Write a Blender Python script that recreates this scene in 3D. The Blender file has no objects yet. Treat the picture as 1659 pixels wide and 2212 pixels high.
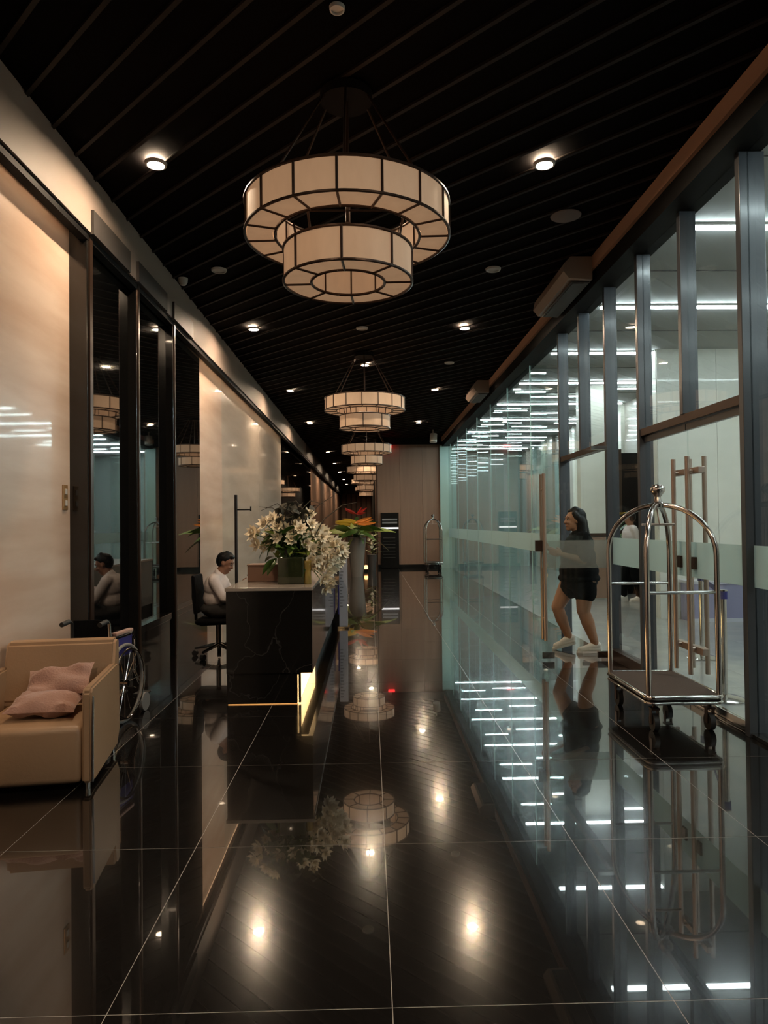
import bpy, bmesh, math, random
from mathutils import Vector, Matrix, Euler
random.seed(7)
PI = math.pi
SC = bpy.context.scene
COL = SC.collection
# ------------------------------------------------------------------ camera
F_PX, VPX, VPY, EYE = 1510.0, 798.0, 1131.0, 1.5
cd = bpy.data.cameras.new('camera'); cam = bpy.data.objects.new('camera', cd); COL.objects.link(cam)
cd.sensor_fit = 'HORIZONTAL'; cd.sensor_width = 36.0; cd.lens = F_PX / 1659.0 * 36.0
cd.clip_start = 0.05; cd.clip_end = 200
YAW, PITCH, ROLL = math.atan(31.5 / F_PX), math.atan(25.0 / F_PX), -0.011
cam.matrix_world = (Matrix.Translation((0, 0, EYE)) @ Matrix.Rotation(-YAW, 4, 'Z')
                    @ Matrix.Rotation(PI / 2 + PITCH, 4, 'X') @ Matrix.Rotation(ROLL, 4, 'Z'))
SC.camera = cam
# ------------------------------------------------------------------ world, exposure
w = bpy.data.worlds.new('world'); SC.world = w; w.use_nodes = True
w.node_tree.nodes['Background'].inputs[0].default_value = (0.60, 0.50, 0.44, 1)
w.node_tree.nodes['Background'].inputs[1].default_value = 0.055
SC.view_settings.view_transform = 'Standard'; SC.view_settings.look = 'None'
SC.view_settings.exposure = 0.45; SC.view_settings.gamma = 1.0
SC.view_settings.use_curve_mapping = False
SC.cycles.use_denoising = True
SC.cycles.max_bounces = 10; SC.cycles.transparent_max_bounces = 24
SC.cycles.glossy_bounces = 5; SC.cycles.diffuse_bounces = 3
SC.cycles.sample_clamp_indirect = 3.0
SC.cycles.caustics_reflective = False; SC.cycles.caustics_refractive = False
# light levels
DOWNLIGHT_DISC = 1000.0
STRIP_E, COVE_E, LED_E, SHADE_E = 42.0, 24.0, 2.8, 0.155
# ------------------------------------------------------------------ dimensions
CEIL = 4.38
XL, XR = -2.42, 2.62
YB, YF = -3.4, 60.0
XFL, XFR = -2.25, 2.45          # fascia faces
# ------------------------------------------------------------------ materials
MATS = {}
def nt(name):
    m = bpy.data.materials.new(name); m.use_nodes = True
    return m, m.node_tree.nodes, m.node_tree.links
def mat(name, col, rough=0.5, metal=0.0, coat=0.0, coat_r=0.03, emit=None, es=0.0, spec=0.5, noise=None, bump=None, sheen=0.0):
    """noise=(scale, colour2, stretch xyz, low, high); bump=(scale, strength)"""
    if name in MATS: return MATS[name]
    m, N, L = nt(name); p = N['Principled BSDF']
    p.inputs['Base Color'].default_value = (*col, 1); p.inputs['Roughness'].default_value = rough
    p.inputs['Metallic'].default_value = metal; p.inputs['Coat Weight'].default_value = coat
    p.inputs['Coat Roughness'].default_value = coat_r; p.inputs['Specular IOR Level'].default_value = spec
    p.inputs['Coat IOR'].default_value = 1.65 if name == 'black polished tile' else 1.5
    if sheen: p.inputs['Sheen Weight'].default_value = sheen
    if emit:
        p.inputs['Emission Color'].default_value = (*emit, 1); p.inputs['Emission Strength'].default_value = es
    if noise or bump:
        tc = N.new('ShaderNodeTexCoord')
    if noise:
        mp = N.new('ShaderNodeMapping'); mp.inputs['Scale'].default_value = noise[2]
        tx = N.new('ShaderNodeTexNoise'); tx.inputs['Scale'].default_value = noise[0]; tx.inputs['Detail'].default_value = 6
        rp = N.new('ShaderNodeValToRGB'); rp.color_ramp.elements[0].position = noise[3]; rp.color_ramp.elements[1].position = noise[4]
        rp.color_ramp.elements[0].color = (*col, 1); rp.color_ramp.elements[1].color = (*noise[1], 1)
        L.new(tc.outputs['Object'], mp.inputs['Vector']); L.new(mp.outputs['Vector'], tx.inputs['Vector'])
        L.new(tx.outputs['Fac'], rp.inputs['Fac']); L.new(rp.outputs['Color'], p.inputs['Base Color'])
    if bump:
        t2 = N.new('ShaderNodeTexNoise'); t2.inputs['Scale'].default_value = bump[0]; t2.inputs['Detail'].default_value = 3
        b = N.new('ShaderNodeBump'); b.inputs['Strength'].default_value = bump[1]; b.inputs['Distance'].default_value = 0.01
        L.new(tc.outputs['Object'], t2.inputs['Vector']); L.new(t2.outputs['Fac'], b.inputs['Height']); L.new(b.outputs['Normal'], p.inputs['Normal'])
    MATS[name] = m
    return m
def glass(name, tint=(0.90, 0.97, 0.95), extra=0.0, rough=0.0):
    m, N, L = nt(name); N.remove(N['Principled BSDF'])
    tr = N.new('ShaderNodeBsdfTransparent'); tr.inputs[0].default_value = (*tint, 1)
    gl = N.new('ShaderNodeBsdfGlossy'); gl.inputs['Roughness'].default_value = rough
    ge = N.new('ShaderNodeNewGeometry'); dt = N.new('ShaderNodeVectorMath'); dt.operation = 'DOT_PRODUCT'
    L.new(ge.outputs['Normal'], dt.inputs[0]); L.new(ge.outputs['Incoming'], dt.inputs[1])
    def mth(op, a, b=None):
        q = N.new('ShaderNodeMath'); q.operation = op; L.new(a, q.inputs[0])
        if b is not None: q.inputs[1].default_value = b
        return q.outputs[0]
    one = N.new('ShaderNodeMath'); one.operation = 'SUBTRACT'; one.inputs[0].default_value = 1.0; L.new(mth('ABSOLUTE', dt.outputs['Value']), one.inputs[1])
    fo = mth('ADD', mth('MULTIPLY', mth('POWER', one.outputs[0], 5.0), 0.96), 0.04)
    mx = N.new('ShaderNodeMixShader'); ad = N.new('ShaderNodeMath'); ad.operation = 'ADD'; ad.inputs[1].default_value = extra; ad.use_clamp = True
    L.new(fo, ad.inputs[0]); L.new(ad.outputs[0], mx.inputs[0]); L.new(tr.outputs[0], mx.inputs[1]); L.new(gl.outputs[0], mx.inputs[2])
    L.new(mx.outputs[0], N['Material Output'].inputs[0]); MATS[name] = m
    return m
def frosted(name, col, thru=0.35):
    m, N, L = nt(name); N.remove(N['Principled BSDF'])
    tr = N.new('ShaderNodeBsdfTransparent'); tr.inputs[0].default_value = (0.9, 0.97, 0.95, 1)
    tl = N.new('ShaderNodeBsdfTranslucent'); tl.inputs[0].default_value = (*col, 1)
    df = N.new('ShaderNodeBsdfDiffuse'); df.inputs[0].default_value = (*col, 1)
    m1 = N.new('ShaderNodeMixShader'); m1.inputs[0].default_value = 0.35
    m2 = N.new('ShaderNodeMixShader'); m2.inputs[0].default_value = thru
    L.new(tl.outputs[0], m1.inputs[1]); L.new(df.outputs[0], m1.inputs[2])
    L.new(m1.outputs[0], m2.inputs[1]); L.new(tr.outputs[0], m2.inputs[2]); L.new(m2.outputs[0], N['Material Output'].inputs[0])
    MATS[name] = m
    return m
def veined(name, base, vein):
    m, N, L = nt(name); p = N['Principled BSDF']
    tc = N.new('ShaderNodeTexCoord'); mp = N.new('ShaderNodeMapping'); mp.inputs['Rotation'].default_value = (0.3, 0.5, 0.2)
    ns = N.new('ShaderNodeTexNoise'); ns.inputs['Scale'].default_value = 1.3; ns.inputs['Detail'].default_value = 5
    vo = N.new('ShaderNodeTexVoronoi'); vo.feature = 'DISTANCE_TO_EDGE'; vo.inputs['Scale'].default_value = 1.7
    ad = N.new('ShaderNodeVectorMath'); ad.operation = 'ADD'
    rp = N.new('ShaderNodeValToRGB'); rp.color_ramp.elements[0].color = (*vein, 1); rp.color_ramp.elements[1].color = (*base, 1)
    rp.color_ramp.elements[0].position = 0.0; rp.color_ramp.elements[1].position = 0.010
    L.new(tc.outputs['Object'], mp.inputs[0]); L.new(mp.outputs[0], ns.inputs['Vector']); L.new(mp.outputs[0], ad.inputs[0])
    L.new(ns.outputs['Color'], ad.inputs[1]); L.new(ad.outputs[0], vo.inputs['Vector']); L.new(vo.outputs['Distance'], rp.inputs[0])
    L.new(rp.outputs[0], p.inputs['Base Color'])
    p.inputs['Roughness'].default_value = 0.12; p.inputs['Coat Weight'].default_value = 0.5
    MATS[name] = m
    return m
M_TILE = mat('black polished tile', (0.005, 0.0042, 0.0038), 0.15, spec=0.22, coat=1.0, coat_r=0.015, noise=(60, (0.009, 0.0075, 0.0065), (1, 1, 1), 0.45, 0.7))
M_GROUT = mat('grout', (0.34, 0.31, 0.28), 0.6)
M_LTILE = mat('grey polished tile', (0.24, 0.245, 0.24), 0.30, coat=0.6, coat_r=0.04, noise=(3, (0.34, 0.34, 0.31), (1, 1, 1), 0.4, 0.7))
M_STONE = mat('cream polished stone', (0.58, 0.41, 0.31), 0.35, coat=0.45, coat_r=0.05, noise=(1.6, (0.72, 0.57, 0.47), (0.6, 0.5, 3.2), 0.35, 0.68))
M_STONE2 = mat('greige polished stone', (0.45, 0.38, 0.31), 0.35, coat=0.4, coat_r=0.05, noise=(1.6, (0.56, 0.49, 0.42), (0.6, 0.5, 3.2), 0.35, 0.68))
M_BLACK = mat('black paint', (0.004, 0.0037, 0.0035), 0.6, spec=0.12)
M_CEILB = mat('matt black ceiling', (0.0018, 0.0012, 0.0012), 0.9, spec=0.05)
M_BLACKG = mat('black gloss metal', (0.008, 0.0075, 0.007), 0.18, coat=0.4)
M_SLAT = mat('dark timber slat', (0.014, 0.010, 0.009), 0.6, spec=0.15, noise=(8, (0.018, 0.013, 0.011), (1, 1, 1), 0.4, 0.6))
M_FASCIA = mat('taupe painted fascia', (0.30, 0.245, 0.21), 0.6)
M_COPPERT = mat('copper brown trim', (0.66, 0.39, 0.27), 0.45)
M_GREYP = mat('charcoal panel', (0.05, 0.045, 0.042), 0.5)
M_MIRROR = mat('black mirror glass', (0.004, 0.004, 0.004), 0.03, spec=1.0, coat=1.0, coat_r=0.0)
M_GRANITE = mat('black granite', (0.010, 0.009, 0.009), 0.12, coat=0.6, noise=(40, (0.02, 0.018, 0.016), (1, 1, 1), 0.5, 0.7))
M_MARBLE = veined('black veined marble', (0.008, 0.007, 0.006), (0.035, 0.032, 0.03))
M_TAN = mat('tan wall panel', (0.30, 0.175, 0.115), 0.55, noise=(5, (0.26, 0.15, 0.10), (1.5, 1, 0.1), 0.35, 0.65))
M_SLATE = mat('slate blue grey metal', (0.040, 0.044, 0.052), 0.32, coat=0.3, coat_r=0.15)
M_BROWNM = mat('dark bronze', (0.06, 0.035, 0.024), 0.3, metal=0.6)
M_SHADE = mat('alabaster shade', (0.50, 0.37, 0.26), 0.6, emit=(1.0, 0.56, 0.30), es=SHADE_E, noise=(4, (0.66, 0.52, 0.39), (1, 1, 0.3), 0.35, 0.65))
M_SHADEF = M_SHADE
M_CANOPY = mat('dark canopy', (0.003, 0.002, 0.002), 0.7, spec=0.1)
M_LAMP = mat('lamp warm', (0.9, 0.8, 0.7), 0.4, emit=(1.0, 0.75, 0.51), es=DOWNLIGHT_DISC)
M_STRIP = mat('strip cool white', (0.9, 0.9, 0.9), 0.4, emit=(0.84, 0.97, 1.0), es=STRIP_E)
M_COVE = mat('cove warm', (0.9, 0.8, 0.7), 0.4, emit=(1.0, 0.60, 0.32), es=COVE_E)
M_LED = mat('desk led warm', (0.9, 0.8, 0.6), 0.4, emit=(1.0, 0.60, 0.24), es=LED_E)
M_WHITE = mat('white plastic', (0.55, 0.52, 0.48), 0.4)
M_CHROME = mat('chrome', (0.72, 0.68, 0.64), 0.10, metal=1.0)
M_BRASS = mat('rose brass', (0.60, 0.54, 0.51), 0.17, metal=1.0)
M_COPPER = mat('copper', (0.46, 0.36, 0.30), 0.35, metal=0.8)
M_CARPET = mat('brown deck carpet', (0.05, 0.038, 0.033), 0.95, bump=(120, 0.4))
M_RUBBER = mat('black rubber', (0.012, 0.012, 0.012), 0.6)
M_LEATHER = mat('beige leather', (0.30, 0.185, 0.105), 0.42, bump=(60, 0.08), noise=(2, (0.335, 0.21, 0.125), (1, 1, 1), 0.3, 0.7))
M_CUSHION = mat('dusty pink fabric', (0.34, 0.19, 0.145), 0.9, bump=(90, 0.5), sheen=0.3)
M_SKIN = mat('skin', (0.40, 0.20, 0.12), 0.5)
M_SKIN2 = mat('tan skin', (0.30, 0.14, 0.085), 0.5)
M_HAIR = mat('black hair', (0.004, 0.0035, 0.0035), 0.45, spec=0.25, bump=(60, 0.4))
M_BLACKC = mat('black cloth', (0.004, 0.004, 0.0045), 0.9, spec=0.1, bump=(30, 0.3))
M_DARKC = mat('dark trousers', (0.03, 0.028, 0.027), 0.85)
M_WHITEC = mat('white shirt cloth', (0.70, 0.62, 0.60), 0.8, bump=(14, 0.5))
M_SHOE = mat('white sneaker', (0.72, 0.66, 0.60), 0.55)
M_SOLE = mat('sneaker sole', (0.62, 0.60, 0.57), 0.6)
M_PETAL = mat('cream petal', (0.92, 0.80, 0.60), 0.6)
M_LEAF = mat('green leaf', (0.06, 0.12, 0.02), 0.4)
M_LEAF2 = mat('olive leaf', (0.16, 0.20, 0.03), 0.45)
M_TWIG = mat('twig', (0.06, 0.045, 0.03), 0.7)
M_ORANGE = mat('orange bract', (0.75, 0.22, 0.02), 0.5)
M_YELLOW = mat('yellow bract', (0.75, 0.45, 0.04), 0.5)
M_RED = mat('red bract', (0.45, 0.03, 0.02), 0.5)
M_VASE = mat('dark green glass vase', (0.025, 0.030, 0.012), 0.12, coat=0.6)
M_VASE2 = mat('amber glass vase', (0.33, 0.24, 0.06), 0.15, coat=0.6)
M_PLANTER = mat('grey planter', (0.22, 0.19, 0.165), 0.4)
M_BROWNBOX = mat('brown leatherette', (0.20, 0.11, 0.075), 0.6)
M_BLUE = mat('blue webbing', (0.03, 0.025, 0.16), 0.7)
M_LAV = mat('lavender panel', (0.25, 0.24, 0.36), 0.4)
M_LWALL = mat('lobby cream wall', (0.66, 0.65, 0.57), 0.35, coat=0.2, noise=(1.2, (0.72, 0.70, 0.62), (1, 1, 2.5), 0.35, 0.65))
M_LGREY = mat('lobby grey ceiling', (0.46, 0.46, 0.44), 0.8)
M_LTAN = mat('lobby taupe cladding', (0.42, 0.38, 0.33), 0.35, coat=0.3)
M_LTEAL = mat('pale teal panel', (0.50, 0.60, 0.57), 0.25, coat=0.5)
M_GLASS = glass('clear glass', (0.94, 0.975, 0.965), 0.0)
M_GLASSF = glass('green tinted glass', (0.93, 0.975, 0.962), 0.02)
M_FROST = frosted('frosted film', (0.60, 0.68, 0.65), 0.25)
M_FROSTL = frosted('frosted film on leaf', (0.42, 0.43, 0.42), 0.66)
M_GEDGE = mat('green glass edge', (0.45, 0.62, 0.56), 0.2, coat=0.5)
M_REDL = mat('red signal light', (0.5, 0.02, 0.02), 0.4, emit=(1, 0.03, 0.03), es=3.0)
M_GLOWW = mat('white lit line', (0.9, 0.9, 0.9), 0.4, emit=(1, 0.95, 0.95), es=1.0)
M_AMBERL = mat('amber candle light', (0.9, 0.6, 0.3), 0.4, emit=(1, 0.45, 0.15), es=2.5)
M_TEXT = mat('grey lettering', (0.22, 0.22, 0.24), 0.5)
M_SCREENW = mat('white acrylic', (0.50, 0.50, 0.56), 0.4)
M_TIRE = mat('grey tyre', (0.20, 0.19, 0.18), 0.6)
# ------------------------------------------------------------------ helpers
class MB:
    def __init__(s): s.bm = bmesh.new()
    def box(s, x0, x1, y0, y1, z0, z1, bev=0.0):
        r = bmesh.ops.create_cube(s.bm, size=1)['verts']
        for v in r:
            v.co = Vector(((x0 + x1) / 2 + v.co.x * (x1 - x0), (y0 + y1) / 2 + v.co.y * (y1 - y0), (z0 + z1) / 2 + v.co.z * (z1 - z0)))
        if bev:
            es = list({e for v in r for e in v.link_edges})
            bmesh.ops.bevel(s.bm, geom=es, offset=bev, segments=3, affect='EDGES', profile=0.5)
        return s
    def cyl(s, p0, p1, r0, r1=None, n=16):
        r1 = r0 if r1 is None else r1
        a, b = Vector(p0), Vector(p1); d = b - a
        q = d.to_track_quat('Z', 'Y').to_matrix().to_4x4()
        bmesh.ops.create_cone(s.bm, cap_ends=True, segments=n, radius1=max(r0, 1e-4), radius2=max(r1, 1e-4), depth=d.length,
                              matrix=Matrix.Translation((a + b) / 2) @ q)
        return s
    def tube(s, pts, r, n=10, closed=False):
        pts = [Vector(p) for p in pts]; m = len(pts); rings = []
        rr = r if isinstance(r, (list, tuple)) else [r] * m
        up = Vector((0, 0, 1)); prev = None
        for i, p in enumerate(pts):
            if closed: t = pts[(i + 1) % m] - pts[i - 1]
            else: t = pts[min(i + 1, m - 1)] - pts[max(i - 1, 0)]
            t.normalize()
            a = prev if prev is not None else (up if abs(t.z) < 0.9 else Vector((1, 0, 0)))
            a = (a - t * a.dot(t)).normalized(); prev = a; b = t.cross(a)
            rings.append([s.bm.verts.new(p + (a * math.cos(2 * PI * k / n) + b * math.sin(2 * PI * k / n)) * rr[i]) for k in range(n)])
        for i in range(m if closed else m - 1):
            A, B = rings[i], rings[(i + 1) % m]
            for k in range(n): s.bm.faces.new((A[k], A[(k + 1) % n], B[(k + 1) % n], B[k]))
        if not closed:
            s.bm.faces.new(rings[0][::-1]); s.bm.faces.new(rings[-1])
        return s
    def lathe(s, prof, c=(0, 0, 0), n=24, sx=1, sy=1, cap=True):
        c = Vector(c); rings = []
        for r, z in prof:
            rings.append([s.bm.verts.new(c + Vector((r * sx * math.cos(2 * PI * k / n), r * sy * math.sin(2 * PI * k / n), z))) for k in range(n)])
        for A, B in zip(rings, rings[1:]):
            for k in range(n): s.bm.faces.new((A[k], A[(k + 1) % n], B[(k + 1) % n], B[k]))
        if cap: s.bm.faces.new(rings[0][::-1]); s.bm.faces.new(rings[-1])
        return s
    def sph(s, c, r, sc=(1, 1, 1), n=16, rot=None):
        mt = Matrix.Translation(c) @ (rot.to_matrix().to_4x4() if rot else Matrix()) @ Matrix.Diagonal((*sc, 1))
        bmesh.ops.create_uvsphere(s.bm, u_segments=n, v_segments=max(6, n // 2), radius=r, matrix=mt); return s
    def prism(s, poly, axis, a, b):
        """poly 2-D points extruded along axis from a to b"""
        def P(u, v, t):
            return {'x': (t, u, v), 'y': (u, t, v), 'z': (u, v, t)}[axis]
        A = [s.bm.verts.new(P(u, v, a)) for u, v in poly]; B = [s.bm.verts.new(P(u, v, b)) for u, v in poly]; n = len(poly)
        s.bm.faces.new(A); s.bm.faces.new(B[::-1])
        for k in range(n): s.bm.faces.new((A[k], B[k], B[(k + 1) % n], A[(k + 1) % n]))
        return s
    def mesh(s, name, m, smooth=False):
        bmesh.ops.recalc_face_normals(s.bm, faces=s.bm.faces)
        me = bpy.data.meshes.new(name); s.bm.to_mesh(me); s.bm.free()
        me.materials.append(m)
        if smooth:
            me.polygons.foreach_set('use_smooth', [True] * len(me.polygons))
            try: me.set_sharp_from_angle(angle=math.radians(40))
            except Exception: pass
        return me
    def build(s, name, m, parent=None, smooth=False, label=None, loc=None):
        return link(name, s.mesh(name, m, smooth), parent, label, loc)
def link(name, me, parent=None, label=None, loc=None, rot=None):
    o = bpy.data.objects.new(name, me); COL.objects.link(o)
    if parent is not None: o.parent = parent
    if label: o['label'] = label
    if loc is not None: o.location = loc
    if rot is not None: o.rotation_euler = rot
    return o
def thing(name, label, cat, loc=(0, 0, 0), rz=0.0, group=None):
    o = bpy.data.objects.new(name, None); COL.objects.link(o); o.empty_display_size = 0.1
    o.location = loc; o.rotation_euler = (0, 0, rz); o['label'] = label; o['category'] = cat
    if group: o['group'] = group
    return o
def struct(o, label=None):
    o['kind'] = 'structure'
    if label: o['label'] = label
    return o
def sroot(name, label):
    o = bpy.data.objects.new(name, None); COL.objects.link(o); return struct(o, label)
def dup(root, loc, rz=0.0, label=None, group=None):
    r = root.copy(); COL.objects.link(r); r.location = loc; r.rotation_euler = (0, 0, rz)
    if label: r['label'] = label
    if group: r['group'] = group
    for ch in list(root.children):
        c = ch.copy(); COL.objects.link(c); c.parent = r
        for g in list(ch.children):
            d = g.copy(); COL.objects.link(d); d.parent = c
    return r
def at(px, py, Y):      # a point seen near (px, py) at distance Y down the corridor
    off = VPY - py
    return Vector(((px - VPX - 0.008 * (py - VPY) * 1.0) / F_PX * Y, Y, EYE + off * Y / F_PX))
def blob(name, prims, m, voxel=0.01, parent=None, smooth_it=4, label=None):
    """one continuous surface: tapered limbs and ellipsoids fused by a voxel remesh.
    prims: ('c', p0, p1, r0, r1) or ('e', centre, (rx,ry,rz)[, euler])"""
    b = MB()
    for q in prims:
        if q[0] == 'c':
            p0, p1 = Vector(q[1]), Vector(q[2])
            b.sph(p0, q[3], n=14); b.sph(p1, q[4], n=14)
            if (p1 - p0).length > 1e-4: b.cyl(p0, p1, q[3], q[4], n=18)
        else:
            b.sph(q[1], 1.0, q[2], n=20, rot=Euler(q[3]) if len(q) > 3 else None)
    me = b.mesh(name, m); o = bpy.data.objects.new(name, me); COL.objects.link(o)
    r = o.modifiers.new('r', 'REMESH'); r.mode = 'VOXEL'; r.voxel_size = voxel; r.use_smooth_shade = True
    sm = o.modifiers.new('s', 'SMOOTH'); sm.iterations = smooth_it; sm.factor = 0.5
    bpy.context.view_layer.update()
    dg = bpy.context.evaluated_depsgraph_get()
    me2 = bpy.data.meshes.new_from_object(o.evaluated_get(dg)); me2.name = name
    bpy.data.objects.remove(o)
    if not me2.materials: me2.materials.append(m)
    me2.polygons.foreach_set('use_smooth', [True] * len(me2.polygons))
    return link(name, me2, parent, label)
# ================================================================== STRUCTURE
# floor: pale grout bed, polished black tiles laid on it
TX, TY = 0.88, 1.108
fl = struct(MB().box(XL - 0.1, XR + 0.06, YB, YF, -0.12, -0.001).build('floor', M_GROUT))
xs = [XL + 0.0] + [0.055 + TX * k for k in range(-2, 3)] + [XR + 0.06]
tile_me = {}
g = 0.0015
for j in range(-5, 34):
    y0 = 2.19 + TY * j; y1 = y0 + TY
    if y0 < YB: continue
    for i in range(len(xs) - 1):
        x0, x1 = xs[i], xs[i + 1]
        if i not in tile_me:
            tile_me[i] = MB().box(g, x1 - x0 - g, g * 1.3, TY - g * 1.3, -0.02, 0).mesh('tile', M_TILE)
        link('tile', tile_me[i], fl, loc=(x0, y0, 0))
far = MB().box(xs[0], xs[-1], 2.19 + TY * 34, YF, -0.02, 0).build('tiled_floor_far', M_TILE, fl); far['kind'] = 'stuff'
# ceiling with diagonal slats
ce = struct(MB().box(XFL - 0.3, XFR + 0.35, YB, YF, CEIL + 0.012, CEIL + 0.22).build('ceiling', M_CEILB))
u = -3.2; ns = 0; SP = 0.272
cxa, cxb = XFL, XFR - 0.016
while ns < 215:
    # slat centre line: (x + y)/sqrt2 = u ; direction (-1, 1)
    s2 = u * math.sqrt(2)
    ya, yb = s2 - cxb, s2 - cxa      # at x=cxb and x=cxa
    if yb < YB + 0.1: u += SP; continue
    hw = 0.015
    d = hw * math.sqrt(2)
    b = MB().prism([(cxb, ya - d), (cxb, ya + d), (cxa, yb + d), (cxa, yb - d)], 'z', CEIL - 0.008, CEIL + 0.011)
    b.build('slat', M_SLAT, ce); ns += 1; u += SP
# left soffit fascia, underside and cove
fs = struct(MB().box(XFL - 0.02, XFL, YB, 25.0, 3.90, CEIL + 0.1).build('trim_1', M_FASCIA), 'taupe fascia board along the left side of the ceiling')
struct(MB().box(XFL - 0.02, XFL, 25.0, YF, 3.90, CEIL + 0.1).build('trim_2', M_GREYP), 'dark fascia board at the far left of the ceiling')
so = struct(MB().box(XL - 0.1, XFL - 0.02, YB, YF, 4.055, 4.10).build('trim_3', M_BLACK), 'black soffit above the left wall')
struct(MB().box(-2.345, XFL - 0.02, YB, YF, 3.84, 3.96).build('trim_4', M_BLACK), 'black shadow rail under the left fascia')
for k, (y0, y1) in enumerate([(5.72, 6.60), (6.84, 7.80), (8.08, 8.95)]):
    MB().box(XFL - 0.03, XFL + 0.025, y0, y1, 3.89, 4.09).build('painted_shade_panel', M_GREYP, fs)  # added grey panels standing in for reflection and recess shade on the fascia
# cove led behind the rail, over each stone panel
def cove(name, y0, y1, lab):
    t = thing(name, lab, 'light strip')
    MB().box(-2.375, -2.352, y0, y1, 4.030, 4.038).build('diffuser', M_COVE, t)
    MB().box(-2.388, -2.347, y0, y1, 4.038, 4.055).build('housing', M_BLACK, t)
    MB().box(-2.388, -2.383, y0, y1, 3.975, 4.038).build('baffle', M_BLACK, t)
cove('cove_light', YB + 0.1, 5.65, 'warm strip light hidden above the nearer cream stone wall')
cove('cove_light', 9.85, 19.2, 'warm strip light hidden above the farther stone wall behind the desk')
# left wall
wl = struct(MB().box(XL - 0.25, XL - 0.10, YB, YF, -0.1, 4.3).build('wall_left', M_BLACK))
MB().box(XL - 0.10, XL, YB, 5.70, 0, 4.055).build('stone_panel', M_STONE, wl)
MB().box(XL - 0.10, XL, 9.80, 11.55, 0, 4.055).build('stone_panel', M_STONE, wl)
MB().box(XL - 0.10, XL - 0.004, 11.556, 15.4, 0, 4.055).build('stone_panel', M_STONE2, wl)
MB().box(XL - 0.10, XL - 0.004, 15.406, 19.3, 0, 4.055).build('stone_panel', M_STONE2, wl)
for k in range(4): MB().box(XL - 0.10, XL, 19.35 + 2.4 * k, 19.35 + 2.4 * k + 2.38, 0, 3.96).build('black_glass_panel', M_MIRROR, wl)
for k in range(10): MB().box(XL - 0.10, XL, 29.0 + 3 * k, 29.0 + 3 * k + 2.97, 0, 3.96).build('timber_panel', M_TAN, wl)
wn = sroot('window_1', 'dark mirror glazing between the two cream stone walls')
for y0, y1 in [(5.82, 6.90), (7.00, 8.18), (8.28, 9.80)]:
    MB().box(-2.375, -2.36, y0, y1, 0.50, 3.93).build('pane', M_MIRROR, wn)
for y0, xa, xb, w_ in [(5.70, -2.42, -2.275, 0.12), (6.90, -2.40, -2.275, 0.10), (8.18, -2.40, -2.275, 0.10)]:
    MB().box(xa, xb, y0, y0 + w_, 0, 4.11, 0.004).build('post', M_BLACKG, wn)
    MB().box(xb, xb + 0.012, y0 + 0.03, y0 + w_ - 0.03, 0, 3.9).build('edge_strip', M_BROWNM, wn)
for y0, y1 in [(5.82, 6.90), (7.00, 8.18), (8.28, 9.92)]:
    MB().box(XL, -2.30, y0 + 0.002, y1 - 0.002, 0, 0.425).build('plinth_panel', M_GRANITE, wn)
    MB().box(XL, -2.29, y0 + 0.002, y1 - 0.002, 0.432, 0.50).build('sill_slab', M_GRANITE, wn)
    MB().box(XL, -2.297, y0 + 0.002, y1 - 0.002, 0.425, 0.432).build('metal_inlay', M_CHROME, wn)
    MB().box(-2.296, -2.288, y0 + 0.002, y1 - 0.002, 0.496, 0.502).build('metal_inlay', M_CHROME, wn)
# right beam, copper trim
br = struct(MB().box(2.47, XR + 0.14, YB, 25.2, 4.07, CEIL + 0.12).build('trim_5', M_BLACK), 'black bulkhead above the glass wall on the right')
struct(MB().box(2.435, 2.47, YB, 25.2, 4.235, CEIL - 0.009).build('trim_6', M_COPPERT), 'copper brown trim strip along the right side of the ceiling')
# tan wall at the end
we = struct(MB().box(0.28, XR + 0.2, 23.55, 23.8, 0, CEIL + 0.1).build('wall_back', M_TAN))
for k in range(3): MB().box(0.28 + 0.76 * k, 0.28 + 0.76 * k + 0.752, 23.5, 23.55, 0.1, 4.30).build('wall_panel', M_TAN, we)
MB().box(0.24, 0.28, 23.45, 30, 0, CEIL).build('end_return', M_BROWNM, we)
struct(MB().box(0.28, 2.38, 23.44, 23.5, 0, 0.12).build('baseboard_back', M_BLACKG))
struct(MB().box(0.28, 2.5, 23.40, 23.5, 4.15, CEIL + 0.1).build('trim_7', M_BLACK), 'black bulkhead above the tan wall')
wf = struct(MB().box(XL - 0.1, 0.3, YF - 1, YF - 0.8, 0, CEIL + 0.1).build('wall_far', M_TAN))
struct(MB().box(0.2, 0.34, 30, YF, 0, CEIL).build('wall_right_far', M_BLACK))
for k in range(6): MB().box(-2.3 + 0.42 * k, -2.3 + 0.42 * k + 0.3, YF - 1.06, YF - 1, 0, 4).build('timber_fin', M_COPPERT, wf)
# back end behind the camera
struct(MB().box(XL - 0.2, XR + 0.2, YB - 0.2, YB, 0, CEIL + 0.2).build('wall_front', M_BLACK))
t = thing('wall_plate', 'small brass switch plate at the edge of the nearer cream wall', 'switch plate', (XL, 5.60, 1.735))
MB().box(0.001, 0.010, -0.045, 0.045, -0.10, 0.10, 0.003).build('plate', mat('warm brass', (0.55, 0.33, 0.16), 0.35, metal=0.6), t)
for z in (-0.045, 0.045): MB().box(0.010, 0.018, -0.018, 0.018, z - 0.022, z + 0.022, 0.002).build('switch', M_WHITE, t)
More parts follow.
